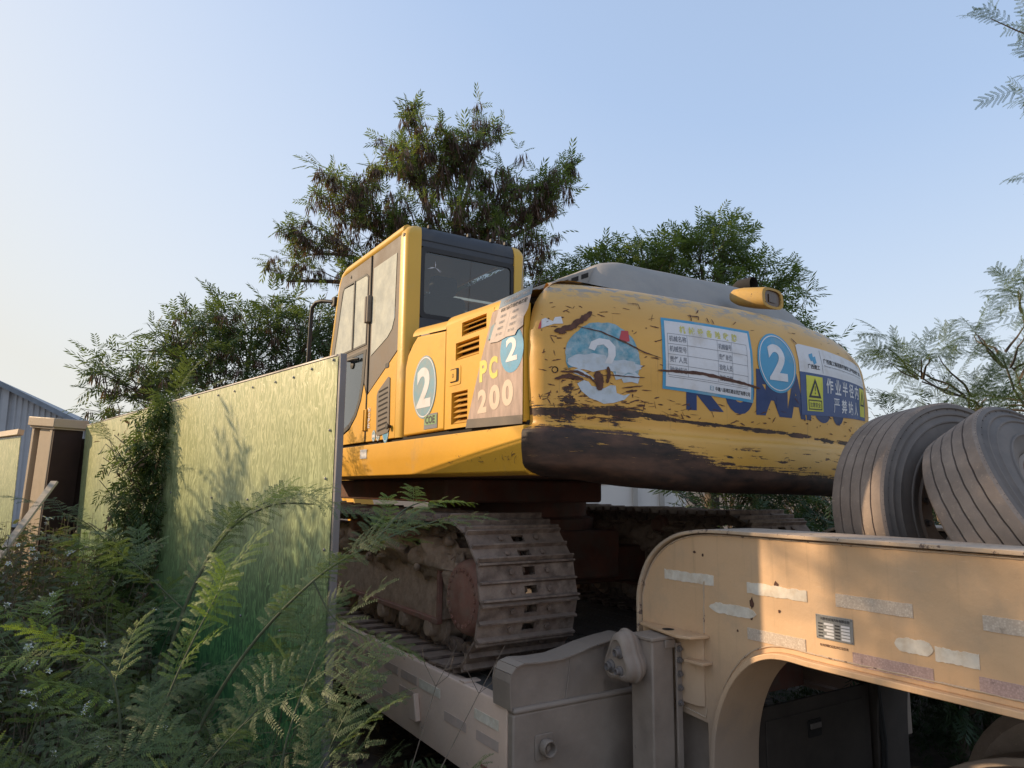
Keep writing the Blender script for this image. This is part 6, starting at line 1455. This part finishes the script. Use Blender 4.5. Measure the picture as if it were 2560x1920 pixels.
sapling('wide fern-leaved sapling with grey-green leaves between the weeds and the hoarding', (-1.9, 3.3, 0), [
    ([(-1.9, 3.3, 0), (-1.88, 3.3, .6), (-1.75, 3.3, 1.0), (-1.55, 3.3, 1.25)], .008, 9, .28, F_, .3),
    ([(-1.88, 3.3, .5), (-2.05, 3.25, .9), (-2.3, 3.2, 1.15)], .006, 8, .28, F_, .3),
    ([(-1.88, 3.3, .5), (-1.6, 3.2, .8), (-1.3, 3.1, .95)], .006, 9, .28, F_, .3),
    ([(-1.75, 3.3, .9), (-1.75, 3.2, 1.2), (-1.68, 3.2, 1.42)], .005, 5, .26, F_, .3)])
sapling('fern-leaved sapling with long fronds low in front of the hoarding panel by the post', (-1.05, 3.25, 0), [
    ([(-1.05, 3.25, 0), (-1.02, 3.25, .5), (-.95, 3.2, .9), (-.85, 3.15, 1.15)], .007, 9, .27, F_, .3),
    ([(-1.02, 3.25, .4), (-1.2, 3.15, .7), (-1.4, 3.1, .85)], .006, 7, .27, B_, .3),
    ([(-1.02, 3.25, .5), (-.8, 3.1, .75), (-.65, 3.0, .85)], .006, 7, .25, B_, .3)])
sapling('grey-green sapling spreading low across the bottom centre of the weeds', (-1.0, 1.6, 0), [
    ([(-1.0, 1.6, 0), (-.98, 1.62, .4), (-.88, 1.65, .72), (-.72, 1.7, .88)], .006, 8, .22, B_, .3),
    ([(-.98, 1.62, .4), (-1.05, 1.55, .7), (-1.12, 1.5, .86)], .005, 7, .22, F_, .3),
    ([(-.98, 1.62, .35), (-.80, 1.55, .55), (-.62, 1.5, .64)], .005, 7, .22, B_, .3)])
sapling('bright-topped sapling in the middle of the weeds left of the green panel foot', (-1.75, 2.6, 0), [
    ([(-1.75, 2.6, 0), (-1.72, 2.6, .6), (-1.6, 2.6, 1.0), (-1.42, 2.6, 1.18)], .007, 9, .25, F_, .3),
    ([(-1.72, 2.6, .6), (-1.85, 2.55, 1.0), (-2.02, 2.5, 1.15)], .006, 8, .25, B_, .3),
    ([(-1.72, 2.6, .5), (-1.5, 2.5, .85), (-1.25, 2.5, 1.0)], .006, 8, .25, F_, .3),
    ([(-1.6, 2.6, 1.0), (-1.62, 2.55, 1.2), (-1.7, 2.55, 1.3)], .004, 4, .22, Y_, .2)])
sapling('small sapling with drooping fronds at the bottom edge right of the post foot', (-.42, 2.3, 0), [
    ([(-.42, 2.3, 0), (-.40, 2.3, .35), (-.34, 2.35, .60), (-.24, 2.4, .72)], .005, 7, .2, B_, .3),
    ([(-.40, 2.3, .3), (-.5, 2.25, .6), (-.6, 2.2, .8)], .005, 6, .2, F_, .3)])
# dark leafy clump hanging on the tall sapling
tall = [o_ for o_ in bpy.data.objects if o_.name.startswith('fern_leaved_sapling') and o_.get('label', '').startswith('tall straggling')][0]
rng = np.random.default_rng(15); n = 900; zz = rng.beta(1.6, 1.4, n) * 1.35 + 1.0; wd_ = .03 + .055 * np.sin((zz - 1.0) / 1.35 * PI) ** .7
P = np.stack([-2.27 + (zz - 1.7) * .10 + rng.normal(0, 1, n) * wd_, 4.44 + rng.normal(0, 1, n) * wd_ * .7, zz], 1); R = frames(np.stack([rng.normal(0, 1, n), rng.normal(0, .8, n), rng.normal(-.7, .5, n)], 1))
P[:, :2] *= 1.25; P[:, 2] = 1.75 + (P[:, 2] - 1.75) * 1.25; v, f = scatter(*FFT[0], P, R, rng.uniform(.085, .15, n)); o = bpy.data.objects.new('leaf_clump', np_mesh('leaf_clump', v - np.array(away((-2.35, 4.5, 0))), f, [m_leafB])); COL.objects.link(o); o.parent = tall; o['kind'] = 'stuff'
# dry tangle in the tall sapling
tg = G()
for i in range(60):
    a = Vector((-2.3 + SR2.gauss(0, .09), 4.47 + SR2.gauss(0, .07), SR2.uniform(1.0, 2.0))); b = a + Vector((SR2.gauss(0, .16), SR2.gauss(0, .08), SR2.uniform(-.35, .3))); c_ = (a + b) / 2 + Vector((SR2.gauss(0, .05), 0, SR2.gauss(0, .05))); a, b, c_ = (Vector(away(q)) for q in (a, b, c_))
    tg.tube([a, c_, b], .0035, 3, cap=False)
o = solo(tg, 'dry_vine_tangle', m_dstem, 'dry brown tangle of dead vine caught in the tall sapling by the hoarding', 'dead vine', (-2.3, 4.5, 1.0)); o['kind'] = 'stuff'
rng = np.random.default_rng(77); n = 420; P = np.stack([rng.normal(-2.28, .10, n), rng.normal(4.45, .07, n), rng.uniform(1.0, 2.15, n)], 1); P[:, :2] *= 1.25; P[:, 2] = 1.75 + (P[:, 2] - 1.75) * 1.25; R = frames(rng.normal(0, 1, (n, 3)) + [0, 0, -1.2]); T = np.array([[0, 0, 0], [.5, .16, .05], [1, 0, -.1], [.5, -.16, .05]]); v, f = scatter(T, np.array([[0, 1, 2, 3]]), P, R, rng.uniform(.03, .075, n))
o2 = bpy.data.objects.new('dry_leaves', np_mesh('dry_leaves', v - np.array((-2.3, 4.5, 1.0)), f, [m_dry])); COL.objects.link(o2); o2.parent = o; o2['kind'] = 'stuff'

# ---------------------------------------------------------------- rank weeds (one uncountable mass), following a bank that rises to the left
def bank(x, y):
    h = .55 + .75 * smooth(-1.2, -4.0, x) * smooth(1.5, 4.5, y) + .12 * mnoise.noise(Vector((x, y, 2)))
    return h
def in_weeds(x, y):
    d = (Vector((x, y, 0)) - FP).dot(FN)
    return d > .06 and not (x > -.35)
rng = np.random.default_rng(5); P = []; D = []; stems = G(); S = []
cnt = 0
while cnt < 2300:
    x, y = rng.uniform(-6.5, -.3), rng.uniform(1.25, 8.0)
    if not in_weeds(x, y) or abs(x) > y * .85 + .6: continue
    if y < 2.6 and rng.random() < .35: continue
    cnt += 1; h = bank(x, y) * rng.uniform(.55, 1.12); lean = rng.normal(0, .16, 2); p0 = Vector((x, y, 0)); p1 = Vector((x + lean[0] * .4, y + lean[1] * .4, h * .55)); p2 = Vector((x + lean[0], y + lean[1], h))
    stems.tube([p0, p1, p2], [.0035, .0028, .0015], 3, cap=False)
    for k in range(13):
        u = rng.uniform(.25, 1); q = p0.lerp(p1, u * 2) if u < .5 else p1.lerp(p2, u * 2 - 1); P.append(np.array(q)); a = rng.uniform(0, 2 * PI); D.append([math.cos(a), math.sin(a), rng.uniform(-.5, .6)]); S.append(rng.uniform(.045, .10))
P = np.array(P); D = np.array(D); R = frames(D, roll=.6); T = np.array([[0, 0, 0], [.45, .20, .04], [1, 0, -.12], [.45, -.20, .04]]); T2 = np.array([[0, 0, 0], [.3, .05, .02], [.7, .06, 0], [1, 0, -.15], [.7, -.06, 0], [.3, -.05, .02]])
v, f = scatter(T, np.array([[0, 1, 2, 3]]), P, R, np.array(S))
wd = bpy.data.objects.new('weeds', np_mesh('weeds', v, f, [m_leafW])); COL.objects.link(wd); tag(wd, 'rank green weeds covering the bank in front of the hoarding', 'weeds', kind='stuff')
o = stems.build('weed_stems', m_dstem, wd, origin=(0, 0, 0), smooth=0); o['kind'] = 'stuff'
# long dry straws
ds = G()
for i in range(260):
    x, y = rng.uniform(-5, -.5), rng.uniform(1.5, 6.5)
    if not in_weeds(x, y): continue
    z = bank(x, y) * rng.uniform(.4, 1.1); a = rng.uniform(0, 2 * PI); l = rng.uniform(.2, .6); d = Vector((math.cos(a) * l, math.sin(a) * l * .6, rng.uniform(-.1, .35))); p0 = Vector((x, y, z))
    if not in_weeds(*(p0 + d).xy): continue
    ds.tube([p0, p0 + d * .5 + Vector((0, 0, .04)), p0 + d], [.0025, .002, .001], 3, cap=False)
o = ds.build('dry_straws', m_dstem, wd, origin=(0, 0, 0), smooth=0); o['kind'] = 'stuff'
# low growth on the far side of the trailer
rng = np.random.default_rng(6); P = []; D = []; S = []; cnt = 0
while cnt < 1500:
    x, y = rng.uniform(1.6, 8.5), rng.uniform(2.6, 9.0); lx = x * EX.x + y * EX.y
    if lx < 4.85: continue
    cnt += 1; h = rng.uniform(.35, .8)
    for k in range(12):
        P.append((x + rng.normal(0, .07), y + rng.normal(0, .07), h * rng.uniform(.1, 1))); a = rng.uniform(0, 2 * PI); D.append([math.cos(a), math.sin(a), rng.uniform(-.5, .6)]); S.append(rng.uniform(.07, .15))
P = np.array(P); D = np.array(D); v, f = scatter(*FFT[2], P, frames(D, roll=.6), np.array(S))
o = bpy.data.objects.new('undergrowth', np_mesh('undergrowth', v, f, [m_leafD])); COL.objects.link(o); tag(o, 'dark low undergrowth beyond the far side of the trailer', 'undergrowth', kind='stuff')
# white wildflowers
pet = G()
for k in range(5):
    a = 2 * PI * k / 5; c, s = math.cos(a), math.sin(a); pet.add([(0, 0, 0), (c * .010 - s * .005, s * .010 + c * .005, .003), (c * .019, s * .019, .001), (c * .010 + s * .005, s * .010 - c * .005, .003)], [(0, 1, 2, 3)])
petm = pet.mesh('petals', m_petal, smooth=0); ey_ = G(); ey_.disc((0, 0, .001), (0, 0, 1), .0045, .004, 6); eyem = ey_.mesh('flower_centre', m_yink)
fl_n = 0; frng = random.Random(8)
spots = []
while fl_n < 95:
    x, y = frng.uniform(-5.2, -.45), frng.uniform(1.7, 7.2)
    if not in_weeds(x, y) or abs(x) > y * .8 + .3: continue
    if x > -1.4 and frng.random() < .6: continue
    z = bank(x, y) * frng.uniform(.8, 1.1) + .04
    t = thing('white_wildflower', 'small white wildflower among the weeds in front of the hoarding', 'flower', (x, y, 0), group='white wildflowers scattered in the weeds')
    g = G(); g.tube([(x + frng.gauss(0, .04), y, 0), (x, y, z * .6), (x, y, z)], .0022, 3, cap=False); g.build('stem', m_dstem, t, smooth=0)
    for k in range(frng.choice((1, 1, 2, 3, 4))):
        o = put(petm, 'petals', t, (x + frng.gauss(0, .022) * (k > 0), y + frng.gauss(0, .015) * (k > 0), z + frng.gauss(0, .018) * (k > 0)), (x, y, 0), (frng.uniform(.3, 1.2), frng.uniform(-.6, .6), frng.uniform(0, 3)), frng.uniform(.8, 1.5))
        put(eyem, 'flower_centre', o, (0, 0, 0), (0, 0, 0))
    fl_n += 1
# leaf litter and clods by the trailer
rng = np.random.default_rng(9); n = 5200; P = np.stack([rng.uniform(-2.2, 2.6, n), rng.uniform(1.0, 8.0, n), np.full(n, .02) + rng.uniform(0, .05, n)], 1); R = frames(np.stack([rng.normal(0, 1, n), rng.normal(0, 1, n), rng.normal(0, .3, n)], 1), roll=.4)
v, f = scatter(T, np.array([[0, 1, 2, 3]]), P, R, rng.uniform(.03, .09, n)); lo = bpy.data.objects.new('leaf_litter', np_mesh('leaf_litter', v, f, [m_dry])); COL.objects.link(lo); tag(lo, 'dry brown leaves littering the soil beside the trailer', 'dead leaves', kind='stuff')
g = G()
for i in range(420):
    x, y = frng.uniform(-1.0, 1.6), frng.uniform(1.8, 6.5); r_ = frng.uniform(.012, .06); g.blob((x, y, r_ * .3), (r_, r_ * frng.uniform(.7, 1.2), r_ * .7), i, .6, 2, 4)
o = g.build('clods', m_soil, None, smooth=80); tag(o, 'crumbly earth clods on the ground beside the trailer', 'clods', kind='stuff')
# two thin dead stalks standing in front of the side beam
for lab, pts in (('thin dead stalk crossing the deck side beam near the hoarding post', [(-.42, 3.0, 0), (-.40, 3.0, .6), (-.30, 3.05, .95), (-.22, 3.1, 1.10)]), ('thin dead stalk leaning right in front of the deck side beam', [(-.33, 2.9, 0), (-.28, 2.9, .65), (-.12, 2.95, .95), (-.02, 3.0, 1.12)])):
    g = G(); g.tube(pts, [.004, .003, .002, .001], 4); q = Vector(pts[2]); g.tube([q, q + Vector((-.05, 0, .09)), q + Vector((-.06, 0, .15))], .0014, 3); g.tube([q, q + Vector((.05, 0, .04)), q + Vector((.07, 0, .12))], .0014, 3)
    solo(g, 'dead_stalk', m_dstem, lab, 'stalk', pts[0], group='dead stalks by the trailer')
print('FRONDS', NFR[0])
